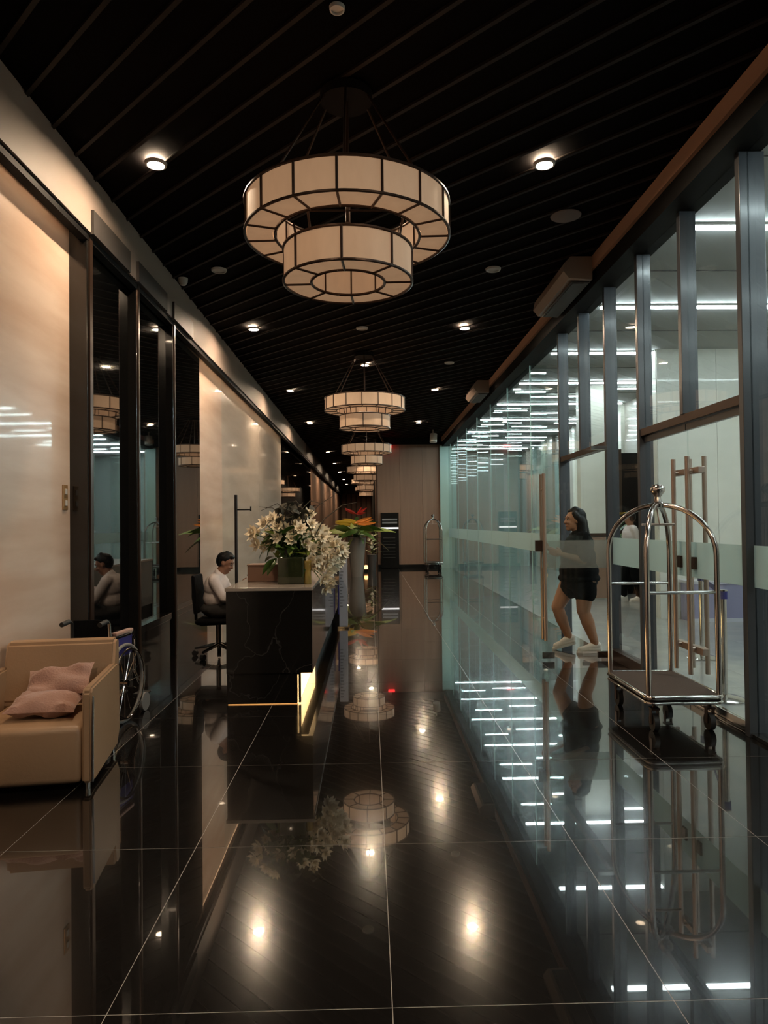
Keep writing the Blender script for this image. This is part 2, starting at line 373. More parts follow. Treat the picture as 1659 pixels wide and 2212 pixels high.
# ------------------------------------------------------------------ right glass wall
wr = sroot('wall_right', 'glass wall with slate metal posts between corridor and bright lobby')
P0, PS = 4.78, 0.935
posts = [P0 - 2 * PS, P0 - PS, P0, P0 + PS, P0 + 2 * PS, P0 + 3 * PS, P0 + 4 * PS, P0 + 5 * PS]
HDR = 2.34
for k, y in enumerate(posts):
    zb = HDR + 0.04 if k in (3, 6) else 0.0
    wx = 0.16 if k == 2 else 0.115
    MB().box(XR - 0.02, XR + wx, y, y + 0.06, zb, 4.07, 0.003).build('post', M_SLATE, wr)
def transom(y0, y1, z0, z1, m=M_BROWNM, nm='transom'):
    MB().box(XR - 0.01, XR + 0.09, y0, y1, z0, z1, 0.003).build(nm, m, wr)
transom(posts[2] + .06, posts[4], HDR - 0.03, HDR + 0.04)
transom(posts[5] + .06, posts[7], HDR - 0.03, HDR + 0.04)
transom(posts[4] + .06, posts[5], 0.0, 0.11, nm='sill_box')
for k in (0, 1): transom(posts[k] + .06, posts[k + 1], 0.0, 0.03, M_CHROME, 'threshold')
transom(posts[2] + .06, posts[4], 0.0, 0.012, M_CHROME, 'threshold')
gx0, gx1 = XR + 0.035, XR + 0.047
def pane(y0, y1, z0, z1, m=M_GLASS, nm='pane'):
    return MB().box(gx0, gx1, y0, y1, z0, z1).build(nm, m, wr)
def band(y0, y1, z0=1.03, z1=1.32):
    return MB().box(gx0 - 0.003, gx0 - 0.001, y0, y1, z0, z1).build('frosted_band', M_FROST, wr)
for k in (0, 1): pane(posts[k] + .06, posts[k + 1], 0.03, 4.07); band(posts[k] + .06, posts[k + 1])
for k in (2, 3, 5, 6): pane(posts[k] + .06, posts[k + 1], HDR + 0.04, 4.07)
pane(posts[4] + .06, posts[5], 0.11, 4.07); band(posts[4] + .06, posts[5])
yy = posts[7] + 0.06
fins = []
while yy < 23.0:
    y1 = min(yy + 1.886, 23.4)
    pane(yy, y1 - 0.012, 0.0, 4.07, M_GLASSF); band(yy, y1 - 0.012)
    if y1 < 23.3:
        MB().box(gx1 + 0.004, gx1 + 0.26, y1 - 0.012, y1 + 0.006, 0, 4.07).build('glass_fin', M_GLASSF, wr)
        MB().box(gx0 - 0.004, gx1, y1 - 0.010, y1 - 0.002, 0, 4.07).build('pane_joint', M_GEDGE, wr)
    yy = y1
MB().box(2.38, XR + 0.1, 23.38, 23.44, 0, 4.1).build('glass_return', M_GEDGE, wr)
# ------------------------------------------------------------------ doors
def handle(parent, x, y, z0=0.25, z1=2.02, side=0.07, brackets=True):
    """tall tube on both faces of the leaf (leaf runs along Y, normal X)"""
    for s in (-1, 1):
        h = MB().cyl((x + s * side, y, z0), (x + s * side, y, z1), 0.019, n=14).build('handle', M_COPPER, parent, True)
    for z in (0.46, 1.90):
        MB().cyl((x - side, y, z), (x + side, y, z), 0.014, n=10).build('handle_bracket', M_COPPER, parent, True)
def leaf(name, y0, y1, hy, lab):
    t = sroot(name, lab)
    MB().box(gx0 - 0.002, gx1 + 0.002, y0 + 0.006, y1 - 0.006, 0.075, HDR - 0.075).build('glass_leaf', M_GLASS, t)
    MB().box(gx0 - 0.012, gx1 + 0.012, y0 + 0.006, y1 - 0.006, 0.014, 0.075, 0.002).build('bottom_rail', M_CHROME, t)
    MB().box(gx0 - 0.012, gx1 + 0.012, y0 + 0.006, y1 - 0.006, HDR - 0.09, HDR - 0.035, 0.002).build('top_rail', M_SLATE, t)
    MB().box(gx0 - 0.006, gx0 - 0.003, y0 + 0.01, y1 - 0.01, 1.03, 1.32).build('frosted_band', M_FROST, t)
    handle(t, (gx0 + gx1) / 2, hy)
    MB().box(gx0 - 0.02, gx1 + 0.02, hy - 0.10, hy + 0.10, 1.88, 1.93, 0.003).build('patch_plate', M_COPPER, t)
    MB().box(gx0 - 0.02, gx1 + 0.02, hy - 0.12, hy + 0.12, 0.42, 0.475, 0.003).build('patch_plate', M_COPPER, t)
    MB().box(gx0 - 0.025, gx1 + 0.025, hy - 0.02, hy + 0.05, 1.10, 1.20, 0.003).build('lock_case', M_BROWNM, t)
    return t
ym = (posts[2] + posts[4]) / 2 + 0.05
leaf('door_1', posts[2] + 0.06, ym, ym - 0.13, 'nearer closed glass door leaf behind the large luggage cart')
leaf('door_2', ym, posts[4], ym + 0.13, 'farther closed glass door leaf behind the large luggage cart')
# open leaf, swung into the corridor, hinged at post 5
YL = posts[5] - 0.02
t = sroot('door_3', 'open glass door leaf swung into the corridor in front of the woman')
MB().box(1.86, XR - 0.025, YL - 0.006, YL + 0.006, 0.09, HDR - 0.06).build('glass_leaf', M_GLASS, t)
MB().box(2.46, XR - 0.022, YL - 0.016, YL + 0.016, 0.02, 0.09, 0.003).build('bottom_fitting', M_CHROME, t)
MB().box(1.86, 1.99, YL - 0.016, YL + 0.016, 0.02, 0.09, 0.003).build('bottom_fitting', M_CHROME, t)
MB().box(2.42, XR - 0.022, YL - 0.016, YL + 0.016, HDR - 0.06, HDR - 0.02, 0.003).build('top_fitting', M_CHROME, t)
MB().box(1.865, XR - 0.03, YL - 0.009, YL - 0.007, 0.995, 1.295).build('frosted_band', M_FROSTL, t)
for s in (-1, 1): MB().cyl((1.885, YL + s * 0.06, 0.22), (1.885, YL + s * 0.06, 2.02), 0.020, n=14).build('handle', M_COPPER, t, True)
for z in (0.45, 1.85): MB().cyl((1.885, YL - 0.06, z), (1.885, YL + 0.06, z), 0.012, n=10).build('handle_bracket', M_COPPER, t, True)
MB().box(1.80, 1.87, YL - 0.03, YL + 0.03, 1.18, 1.30, 0.003).build('lock_case', M_BROWNM, t)
# ================================================================== LOBBY beyond the glass
LX1 = 7.2
lf = struct(MB().box(XR + 0.06, LX1, YB, 27, -0.12, -0.001).build('floor_lobby', M_GROUT))
lt = MB().box(g, 0.9 - g, g, 1.2 - g, -0.02, 0).mesh('tile', M_LTILE)
for i in range(5):
    for j in range(0, 25): link('tile', lt, lf, loc=(XR + 0.06 + 0.9 * i, YB + 1.2 * j, 0))
lc = struct(MB().box(XR + 0.14, LX1, YB, 27, 4.13, 4.3).build('ceiling_lobby', M_LGREY))
for j in range(13):
    y = 6.1 + 2.3 * j - 1.15
    if y < 26: MB().box(XR + 0.15, LX1, y - 0.004, y + 0.004, 4.122, 4.13).build('panel_joint', M_GREYP, lc)
lw = struct(MB().box(LX1, LX1 + 0.15, YB, 27, 0, 4.3).build('wall_lobby_right', M_LWALL))
pw = struct(MB().box(4.42, LX1, 10.62, 10.78, 0, 4.13).build('wall_partition', M_LWALL))
for k in range(3): MB().box(4.43 + 0.92 * k, 4.43 + 0.92 * k + 0.915, 10.60, 10.62, 0, 4.13).build('stone_panel', M_LWALL, pw)
bw = struct(MB().box(XR + 0.06, LX1, 26.5, 26.7, 0, 4.3).build('wall_lobby_back', M_LTEAL))
iw = struct(MB().box(5.75, 5.9, 10.8, 26.5, 0, 4.13).build('wall_lobby_inner', M_LTAN))
yy = 12.0; k = 0
while yy < 26:
    MB().box(5.66, 5.75, yy, yy + 0.22, 0, 4.13).build('pilaster', (M_LWALL, M_LTEAL, M_LTAN)[k % 3], iw)
    MB().box(5.72, 5.75, yy + 0.24, yy + 1.15, 0, 3.4).build('wall_panel', (M_LTAN, M_LWALL, M_LTAN, M_LTEAL)[k % 4], iw)
    yy += 1.18; k += 1
ORD = ['first', 'second', 'third', 'fourth', 'fifth', 'sixth', 'seventh', 'eighth', 'ninth', 'tenth', 'eleventh', 'twelfth', 'thirteenth', 'fourteenth', 'fifteenth', 'sixteenth']
for k in range(-3, 9):
    y = 6.1 + 2.3 * k
    x1 = 6.9 if y < 10.5 else 5.6
    vis = k + 3
    t = thing('linear_light', ('long white linear lobby ceiling light, %s line from the top of the photo' % ORD[k]) if k >= 0 else ('long white lobby ceiling light outside the frame, %s before the top visible line' % ORD[-k - 1]), 'ceiling light', group='linear ceiling lights of the lobby')
    MB().box(XR + 0.22, x1, y - 0.03, y + 0.03, 4.085, 4.105).build('diffuser', M_STRIP, t)
    MB().box(XR + 0.21, x1 + 0.01, y - 0.035, y + 0.035, 4.105, 4.135).build('housing', M_WHITE, t)
# added glowing strips imitating glass reflections of the lobby lights, staggered between them
sm = [(2.95, 3.55, 13.9), (3.7, 4.5, 14.4), (4.7, 5.3, 13.6), (2.95, 3.7, 16.2), (3.9, 4.6, 16.6), (4.8, 5.4, 16.0), (3.0, 3.6, 18.5), (3.9, 4.7, 18.9),
      (4.9, 5.5, 18.3), (3.1, 3.9, 20.9), (4.2, 5.0, 21.3), (3.0, 3.8, 23.3), (4.1, 5.2, 23.6)]
for k, (xa, xb, y) in enumerate(sm):
    t = thing('reflection_strip', 'added short glowing strip imitating a reflected lobby light, %s in the staggered rows' % ORD[k], 'ceiling light', group='added strips imitating reflected lobby lights')
    MB().box(xa, xb, y - 0.02, y + 0.02, 4.09, 4.105).build('diffuser', M_STRIP, t)
    MB().box(xa - .01, xb + .01, y - 0.025, y + 0.025, 4.105, 4.135).build('housing', M_WHITE, t)
# far counter in the lobby
t = thing('lobby_counter', 'long pale green lobby counter seen through the far glass wall', 'counter', (0, 0, 0))
MB().box(3.0, 5.5, 24.0, 24.7, 0.0, 1.02).build('body', M_LTEAL, t)
MB().box(2.95, 5.55, 23.95, 24.75, 1.022, 1.07).build('countertop', M_SCREENW, t)
# dark doorway
t = struct(MB().box(5.20, 5.64, 14.30, 14.42, 0, 2.9).build('door_4', M_BLACK), 'dark doorway at the back of the lobby')
MB().box(5.14, 5.20, 14.27, 14.45, 0, 2.98).build('door_frame', M_BROWNM, t)
lcw = struct(MB().box(4.08, 4.56, 13.40, 13.62, 0, 4.13).build('wall_lobby_column', M_LWALL), 'cream lobby column seen behind the woman')
MB().box(4.06, 4.58, 13.38, 13.40, 1.20, 1.27).build('dado_rail', M_BROWNM, lcw)
MB().box(4.09, 4.55, 13.385, 13.40, 0.02, 1.19).build('lower_panel', M_TAN, lcw)
# lavender planter box
t = thing('planter_box', 'low lavender planter box against the cream lobby wall', 'planter')
MB().box(4.72, 6.6, 10.20, 10.55, 0.0, 0.56).build('body', M_LAV, t)
MB().box(4.70, 6.62, 10.18, 10.57, 0.56, 0.60).build('rim', M_SCREENW, t)
MB().box(4.70, 6.62, 10.18, 10.20, 0.0, 0.05).build('kick', M_SCREENW, t)
# stanchions
def stanchion(x, y, lab):
    t = thing('stanchion', lab, 'stanchion', (x, y, 0), group='belt stanchions in the lobby')
    MB().lathe([(0.005, 0), (0.16, 0), (0.165, 0.012), (0.12, 0.03), (0.03, 0.045), (0.005, 0.046)], n=40).build('base', M_CHROME, t, True)
    MB().cyl((0, 0, 0.045), (0, 0, 0.84), 0.026, n=20).build('post', M_CHROME, t, True)
    MB().cyl((0, 0, 0.84), (0, 0, 0.905), 0.034, n=20).build('belt_head', M_BLUE, t, True)
    MB().cyl((0, 0, 0.905), (0, 0, 0.915), 0.036, n=20).build('cap', M_CHROME, t, True)
    return t
s1 = stanchion(2.95, 5.80, 'chrome belt stanchion with round base just behind the glass door')
stanchion(3.60, 7.55, 'second chrome belt stanchion farther back in the lobby')
d = (Vector((3.60, 7.55, 0)) - Vector((2.95, 5.80, 0)))
u_ = d.normalized(); n_ = Vector((-u_.y, u_.x, 0)) * 0.0015
a = u_ * 0.035; b_ = d - u_ * 0.035
bm_ = MB(); vs = [bm_.bm.verts.new(v) for v in (a - n_ + Vector((0, 0, .85)), b_ - n_ + Vector((0, 0, .85)), b_ - n_ + Vector((0, 0, .898)), a - n_ + Vector((0, 0, .898)),
                                                a + n_ + Vector((0, 0, .85)), b_ + n_ + Vector((0, 0, .85)), b_ + n_ + Vector((0, 0, .898)), a + n_ + Vector((0, 0, .898)))]
for f in ((0, 1, 2, 3), (7, 6, 5, 4), (0, 4, 5, 1), (3, 2, 6, 7), (0, 3, 7, 4), (1, 5, 6, 2)): bm_.bm.faces.new([vs[i] for i in f])
bm_.build('belt', M_BLUE, s1)
# ================================================================== LIGHTS IN CEILING
disc_me = MB().lathe([(0.001, -0.004), (0.064, -0.004), (0.064, 0.0), (0.001, 0.0)], n=20).mesh('lens', M_LAMP)
ring_me = MB().lathe([(0.066, -0.016), (0.082, -0.014), (0.088, 0.006), (0.066, 0.006), (0.066, -0.016)], n=24, cap=False).mesh('trim_ring', M_WHITE)
dark_me = MB().lathe([(0.001, -0.004), (0.064, -0.004), (0.064, 0.0), (0.001, 0.0)], n=20).mesh('lens', M_WHITE)
def downlight(x, y, lab, on=True, grp='lit recessed downlights', power=1.0):
    t = thing('downlight', lab, 'downlight', (x, y, CEIL - 0.014), group=grp)
    link('lens', disc_me if on else dark_me, t); link('trim_ring', ring_me, t)
    return t
for k, y in enumerate([0.85, 5.52, 10.2, 14.9, 19.8]):
    nm = ORD[k] if k else None
    pos = ('behind the viewer', 'nearest in view', 'second in view', 'third in view', 'fourth in view')[k]
    downlight(-1.66, y, 'warm lit downlight in the left ceiling row, %s' % pos)
    downlight(1.43, y, 'warm lit downlight in the right ceiling row, %s' % pos)
downlight(-0.05, 12.55, 'warm lit downlight on the centre line just above the second chandelier')
downlight(0.0, 25.0, 'lit downlight on the centre line between third and fourth chandelier', power=0.6)
for k, (px, py) in enumerate([(710, 974), (724, 999), (733, 1018), (740, 1034), (744, 1045)]):
    Y = F_PX * 2.88 / (VPY - py); downlight(-1.62, Y, 'small distant downlight of the left row, %s beyond the stone wall' % ORD[k], power=0.5)
for k, Y in enumerate([24.6, 37.0, 48.0]): downlight(-0.5, Y + 4, 'small distant centre downlight at the corridor end, %s' % ORD[k], power=0.5)
downlight(-1.66, 7.84, 'unlit small downlight in the left row below the nearest lit one', False, 'unlit ceiling fixtures')
downlight(1.43, 7.84, 'unlit small downlight in the right row near the ceiling air unit', False, 'unlit ceiling fixtures')
downlight(-0.08, 10.2, 'unlit small fixture on the centre line between first and second chandelier', False, 'unlit ceiling fixtures')
downlight(1.46, 12.45, 'unlit small fixture in the right row before the second air unit', False, 'unlit ceiling fixtures')
tmp_ = downlight(-0.15, 3.84, 'small pale fixture at the top edge above the nearest chandelier', False, 'unlit ceiling fixtures')
tmp_.scale = (0.5, 0.5, 1.0)
t = thing('ceiling_speaker', 'flat round brown ceiling speaker grille near the copper trim', 'speaker', (1.87, 6.47, CEIL - 0.013))
MB().lathe([(0.001, -0.012), (0.125, -0.012), (0.14, -0.006), (0.142, 0), (0.001, 0)], n=40).build('grille', mat('speaker grille', (0.16, 0.11, 0.09), 0.6), t, True)
t = thing('ceiling_sensor', 'small pale dome camera at the left edge of the slat ceiling', 'camera', (-2.13, 8.1, CEIL - 0.013))
MB().lathe([(0.001, -0.085), (0.03, -0.08), (0.05, -0.05), (0.055, 0), (0.001, 0)], n=20).build('dome', M_WHITE, t, True)
t = thing('security_camera', 'white bullet security camera under the ceiling before the tan wall', 'camera', (1.98, 21.4, 0))
MB().cyl((0, 0, CEIL - 0.15), (0, 0, CEIL - 0.01), 0.02, n=10).build('stem', M_WHITE, t, True)
MB().cyl((0, -0.02, CEIL - 0.40), (0.02, 0.02, CEIL - 0.14), 0.11, n=20).build('housing', M_WHITE, t, True)
# air units hung at the right bulkhead
def air_unit(y0, y1, lab):
    t = thing('air_unit', lab, 'air conditioner', (0, 0, 0), group='wall air units on the bulkhead')
    MB().prism([(2.432, 4.36), (2.20, 4.36), (2.14, 4.30), (2.12, 4.20), (2.18, 4.125), (2.432, 4.11)], 'y', y0, y1).build('casing', mat('air unit casing', (0.34, 0.26, 0.21), 0.4), t)
    MB().box(2.22, 2.42, y0 + 0.06, y1 - 0.06, 4.100, 4.113).build('outlet', M_GREYP, t)
    MB().box(2.24, 2.36, y0 + 0.08, y1 - 0.08, 4.090, 4.098).build('louver', M_GREYP, t)
air_unit(7.45, 8.85, 'nearer beige air unit mounted under the copper trim on the right')
air_unit(13.95, 15.15, 'farther beige air unit mounted under the copper trim on the right')
# ================================================================== CHANDELIERS
def seg(r0, r1, z0, z1, a0, a1, n=5):
    """curved slab between radii r0<r1"""
    b = MB(); A = []
    for i in range(n + 1):
        a = a0 + (a1 - a0) * i / n; c, s = math.cos(a), math.sin(a)
        A.append([b.bm.verts.new((r * c, r * s, z)) for r, z in ((r0, z0), (r1, z0), (r1, z1), (r0, z1))])
    for P, Q in zip(A, A[1:]):
        for k in range(4): b.bm.faces.new((P[k], P[(k + 1) % 4], Q[(k + 1) % 4], Q[k]))
    b.bm.faces.new(A[0][::-1]); b.bm.faces.new(A[-1])
    return b
def ringtube(b, r, z, t, n=56):
    return b.tube([(r * math.cos(2 * PI * k / n), r * math.sin(2 * PI * k / n), z) for k in range(n)], t, n=6, closed=True)
RO, RI, SO, SI = 0.673, 0.478, 0.425, 0.243
ZL0, ZL1, ZS0, ZS1 = 3.40, 3.605, 3.10, 3.31
def tier(t, ro, ri, z0, z1, nseg, nm):
    da = 2 * PI / nseg; off = -PI / 2 - math.radians(3.5)
    gap = 0.006
    mo = seg(ro - 0.012, ro - 0.004, z0 + 0.006, z1 - 0.006, gap, da - gap).mesh(nm + '_side_panel', M_SHADE, True)
    mi = seg(ri + 0.004, ri + 0.012, z0 + 0.006, z1 - 0.006, gap * 1.5, da - gap * 1.5).mesh(nm + '_inner_panel', M_SHADE, True)
    mb = seg(ri + 0.014, ro - 0.014, z0 + 0.001, z0 + 0.007, gap * 1.2, da - gap * 1.2).mesh(nm + '_bottom_panel', M_SHADE, True)
    for k in range(nseg):
        for me, n2 in ((mo, 'side_panel'), (mi, 'inner_panel'), (mb, 'bottom_panel')):
            link(n2, me, t, rot=(0, 0, off + da * k))
    f = MB()
    for r in (ro, ri):
        for z in (z0, z1): ringtube(f, r, z, 0.010)
    for k in range(nseg):
        a = off + da * k; c, s = math.cos(a), math.sin(a)
        f.cyl((ro * c, ro * s, z0), (ro * c, ro * s, z1), 0.009, n=6); f.cyl((ri * c, ri * s, z0), (ri * c, ri * s, z1), 0.006, n=6)
        f.cyl((ri * c, ri * s, z0 - 0.001), (ro * c, ro * s, z0 - 0.001), 0.009, n=6)
        f.cyl((ri * c, ri * s, z1), (ro * c, ro * s, z1), 0.005, n=6)
    f.build(nm + '_frame', M_BROWNM, t, True)
ch = thing('chandelier', 'large two tier drum chandelier with cream panels, nearest of the row', 'chandelier', (-0.125, 4.62, 0), group='two tier chandeliers along the corridor')
tier(ch, RO, RI, ZL0, ZL1, 16, 'upper_tier'); tier(ch, SO, SI, ZS0, ZS1, 8, 'lower_tier')
for k in range(6):
    a = 2 * PI * k / 6 + 0.52; c, s = math.cos(a), math.sin(a)
    MB().cyl((0.575 * c, 0.575 * s, ZL1), (0.16 * c, 0.16 * s, CEIL - 0.06), 0.008, n=8).build('rod', M_BROWNM, ch, True)
for k in range(4):
    a = 2 * PI * k / 4 + PI / 4 * 1.0 + 0.2; c, s = math.cos(a), math.sin(a)
    MB().cyl((0.40 * c, 0.40 * s, ZS1), (0.46 * c, 0.46 * s, ZL1), 0.008, n=8).build('hanger', M_BROWNM, ch, True)
MB().cyl((0, 0, ZL1 - 0.1), (0, 0, CEIL - 0.05), 0.014, n=10).build('stem', M_BROWNM, ch, True)
MB().lathe([(0.001, CEIL - 0.07), (0.17, CEIL - 0.07), (0.175, CEIL - 0.015), (0.001, CEIL - 0.015)], n=32).build('canopy', M_CANOPY, ch, True)
sp = MB()
for k in range(4):
    a = 2 * PI * k / 4; sp.cyl((0, 0, ZL1 - 0.02), (RI * math.cos(a), RI * math.sin(a), ZL1 - 0.02), 0.007, n=6)
sp.build('spider', M_BROWNM, ch)
for k in range(8):
    a = 2 * PI * k / 8 + 0.2
    MB().sph((0.575 * math.cos(a), 0.575 * math.sin(a), ZL0 + 0.11), 0.022, n=10).build('bulb', M_COVE, ch, True)
for k, Y in enumerate([11.75, 18.8, 26.0, 33.2, 40.4]):
    dup(ch, (-0.06 if k < 2 else -0.15, Y, 0), 0, 'two tier drum chandelier, %s of the row from the front' % ORD[k + 1])
# ================================================================== RECEPTION DESK
DX0, DX1, DY0, DY1, DZ = -1.205, -0.49, 5.87, 11.4, 0.975
t = thing('reception_desk', 'black veined marble reception desk with glowing kick recess', 'desk')
MB().box(DX0, DX1, DY0, DY0 + 0.04, 0.262, DZ - 0.03).build('front_panel', M_MARBLE, t)
MB().box(DX0, DX1 - 0.10, DY0 + 0.02, DY0 + 0.05, 0.012, 0.258).build('kick_panel', M_MARBLE, t)
for k in range(3):
    y0 = DY0 + 0.042 + k * 1.83; y1 = min(y0 + 1.825, DY1)
    MB().box(DX1 - 0.04, DX1, y0, y1, 0.262, DZ - 0.03).build('side_panel', M_GRANITE, t)
MB().box(DX0, DX0 + 0.03, DY0 + 0.9, DY1, 0.262, DZ - 0.03).build('back_panel', M_GRANITE, t)
MB().box(DX0 - 0.01, DX1 + 0.005, DY0 - 0.005, DY1, DZ - 0.028, DZ, 0.003).build('countertop', mat('greige counter', (0.30, 0.25, 0.21), 0.25, coat=0.4), t)
MB().box(DX0 + 0.02, DX1 - 0.13, DY0 + 0.06, DY1, 0.0, 0.258).build('plinth', M_BLACK, t)
MB().box(DX1 - 0.128, DX1 - 0.116, DY0 + 0.02, 7.62, 0.004, 0.245).build('light_panel', M_LED, t, label='glowing warm white light panel in the side recess')
MB().box(DX0 + 0.01, DX1 - 0.12, DY0 + 0.012, DY0 + 0.016, 0.001, 0.006).build('light_line', mat('light line dim', (0.9, 0.6, 0.3), 0.4, emit=(1.0, 0.42, 0.10), es=0.5), t, label='thin orange light line at the floor')
MB().box(DX0, DX1, DY1 - 0.03, DY1, 0.0, DZ - 0.03).build('end_panel', M_GRANITE, t)
# brown box on the desk
t = thing('menu_box', 'small brown leatherette box on the desk left of the vase', 'box', (0, 0, 0))
c = at(572, 1258, 6.55)
MB().box(c.x - 0.15, c.x + 0.145, 6.50, 6.74, DZ, DZ + 0.145, 0.006).build('body', M_BROWNBOX, t)
MB().box(c.x - 0.155, c.x + 0.15, 6.495, 6.745, DZ + 0.145, DZ + 0.158, 0.004).build('lid', M_BROWNBOX, t)
t = thing('desk_telephone', 'black handset and papers beside the seated man on the desk edge', 'telephone', (-1.10, 7.2, DZ), 0.3)
MB().box(-0.07, 0.07, -0.09, 0.09, 0, 0.035, 0.01).build('base', M_RUBBER, t)
MB().tube([(-0.05, -0.1, 0.05), (-0.05, -0.06, 0.065), (-0.05, 0.06, 0.065), (-0.05, 0.1, 0.05)], [0.02, 0.013, 0.013, 0.02], n=10).build('handset', M_RUBBER, t, True)
# notice stand beside the desk
t = thing('notice_stand', 'slim white acrylic notice stand with blue edge at the far desk side', 'sign', (-0.395, 10.15, 0))
MB().box(-0.055, 0.065, -0.025, 0.0, 0.03, 1.06, 0.003).build('board', M_SCREENW, t)
MB().box(-0.075, -0.056, -0.025, 0.0, 0.20, 0.62).build('blue_edge', M_BLUE, t)
MB().box(-0.08, 0.09, -0.10, 0.08, 0, 0.03, 0.004).build('foot', M_CHROME, t)
tx = MB()
for k in range(16):
    z = 0.98 - k * 0.045; wv = random.uniform(0.02, 0.045)
    tx.box(-0.045, -0.045 + wv * 1.6, -0.0265, -0.025, z, z + 0.018)
tx.build('printed_lines', M_TEXT, t)['kind'] = 'stuff'
# ------------------------------------------------------------------ flowers on the desk
def petals(n, r, w_, cup, seed, layers=2):
    rd = random.Random(seed); b = MB()
    for l in range(layers):
        for k in range(n):
            a = 2 * PI * (k + 0.5 * l) / n + rd.uniform(-.12, .12); rr = r * (1 - 0.28 * l) * rd.uniform(.85, 1.1)
            el = cup + 0.5 * l + rd.uniform(-.15, .15)
            d = Vector((math.cos(a) * math.cos(el), math.sin(a) * math.cos(el), math.sin(el))); sd = Vector((-math.sin(a), math.cos(a), 0))
            up = d.cross(sd) * -1
            p = [Vector((0, 0, 0)), d * rr * .55 + sd * w_ + up * rr * .04, d * rr - up * rr * .12, d * rr * .55 - sd * w_ + up * rr * .04, d * rr * .5 + up * -.02 * rr]
            v = [b.bm.verts.new(q) for q in p]
            b.bm.faces.new((v[0], v[1], v[4])); b.bm.faces.new((v[0], v[4], v[3])); b.bm.faces.new((v[1], v[2], v[4])); b.bm.faces.new((v[4], v[2], v[3]))
    b.sph((0, 0, r * .08), r * .16, n=6)
    return b
fm = [petals(9, 0.066, 0.017, 0.25 + 0.1 * i, i, 3).mesh('flower', M_PETAL, True) for i in range(4)]
def leafmesh(L, W, bend, m, name='leaf'):
    b = MB(); n = 5; rows = []
    for i in range(n + 1):
        t_ = i / n; wv = W * math.sin(PI * min(1, t_ * 0.92 + 0.04)) ; z = bend * (t_ ** 2) * L; x = L * t_
        rows.append([b.bm.verts.new((x, -wv, z + abs(wv) * .3)), b.bm.verts.new((x, 0, z)), b.bm.verts.new((x, wv, z + abs(wv) * .3))])
    for A, B in zip(rows, rows[1:]):
        for k in range(2): b.bm.faces.new((A[k], A[k + 1], B[k + 1], B[k]))
    return b.mesh(name, m, True)
fa = thing('flower_arrangement', 'large cream white flower arrangement in dark green glass vase on the desk', 'flowers', (0, 0, 0))
vc = at(632, 1255, 6.30); vx = vc.x
MB().box(vx - 0.115, vx + 0.115, 6.16, 6.42, DZ + 0.001, DZ + 0.24, 0.012).build('vase', M_VASE, fa, True)
MB().lathe([(0.03, 0), (0.036, 0.01), (0.030, 0.10), (0.036, 0.20), (0.03, 0.205)], (vx + 0.145, 6.20, DZ + 0.001), n=20).build('small_vase', M_VASE2, fa, True, label='slim amber yellow glass vase')
fpts = [(572, 1128, .0), (588, 1120, .0), (600, 1135, .1), (560, 1150, .05), (548, 1148, .0), (578, 1150, .1), (615, 1140, .1), (628, 1148, .1), (600, 1158, .0),
        (640, 1128, .1), (655, 1118, .15), (668, 1112, .1), (672, 1130, .05), (648, 1140, .0), (630, 1162, .0), (612, 1168, .1), (556, 1172, .0), (572, 1178, .05), (590, 1178, .12),
        (640, 1160, .1), (655, 1150, .1), (660, 1170, .0), (648, 1182, .1), (672, 1160, .1), (684, 1152, .1), (695, 1158, .0), (706, 1165, .1), (690, 1172, .1), (675, 1182, .0),
        (664, 1192, .05), (680, 1195, .1), (697, 1185, .0), (712, 1178, .1), (726, 1170, .1), (735, 1180, .0), (742, 1192, .1), (728, 1192, .05), (714, 1200, .0), (700, 1203, .1),
        (686, 1208, -.05), (670, 1206, .0), (720, 1210, .05), (706, 1216, .0), (692, 1222, .0), (736, 1204, .1), (676, 1218, .0), (660, 1207, .1), (708, 1232, .0), (700, 1246, -.03),
        (712, 1256, .0), (704, 1266, -.04), (716, 1226, .05), (730, 1216, .1), (650, 1195, .12), (690, 1140, .2), (700, 1150, .2), (585, 1165, .15), (605, 1125, .15)]
fcen = Vector((vx, 6.3, DZ + 0.33))
for k, (px, py, dy) in enumerate(fpts):
    p = at(px, py, 6.22 + dy * 1.6)
    o = link('flower', fm[k % 4], fa, loc=p)
    d_ = (p - fcen); d_.y = -abs(d_.y) - 0.25; o.rotation_euler = d_.to_track_quat('Z', 'Y').to_euler()
    s_ = random.uniform(1.0, 1.3); o.scale = (s_, s_, s_)
lm = leafmesh(0.17, 0.035, -0.4, M_LEAF); lm2 = leafmesh(0.15, 0.022, -0.3, M_LEAF2)
for k in range(110):
    a = random.uniform(0, 2 * PI); px, py = random.uniform(585, 672), random.uniform(1150, 1210)
    p = at(px, py, 6.30 + random.uniform(-.1, .12))
    o = link('leaf', lm if k % 3 else lm2, fa, loc=p); o.rotation_euler = (random.uniform(-.6, .6), random.uniform(-.9, .7), a)
st = MB()
for k in range(0, len(fpts), 2):
    px, py, dy = fpts[k]; p = at(px, py, 6.24 + dy * 1.6); q = Vector((vx + random.uniform(-.06, .06), 6.3, DZ + 0.2))
    mid = (p + q) / 2 + Vector((0, 0, 0.05)); st.tube([q, mid, p], 0.004, n=5)
st.build('stems', M_LEAF, fa)['kind'] = 'stuff'
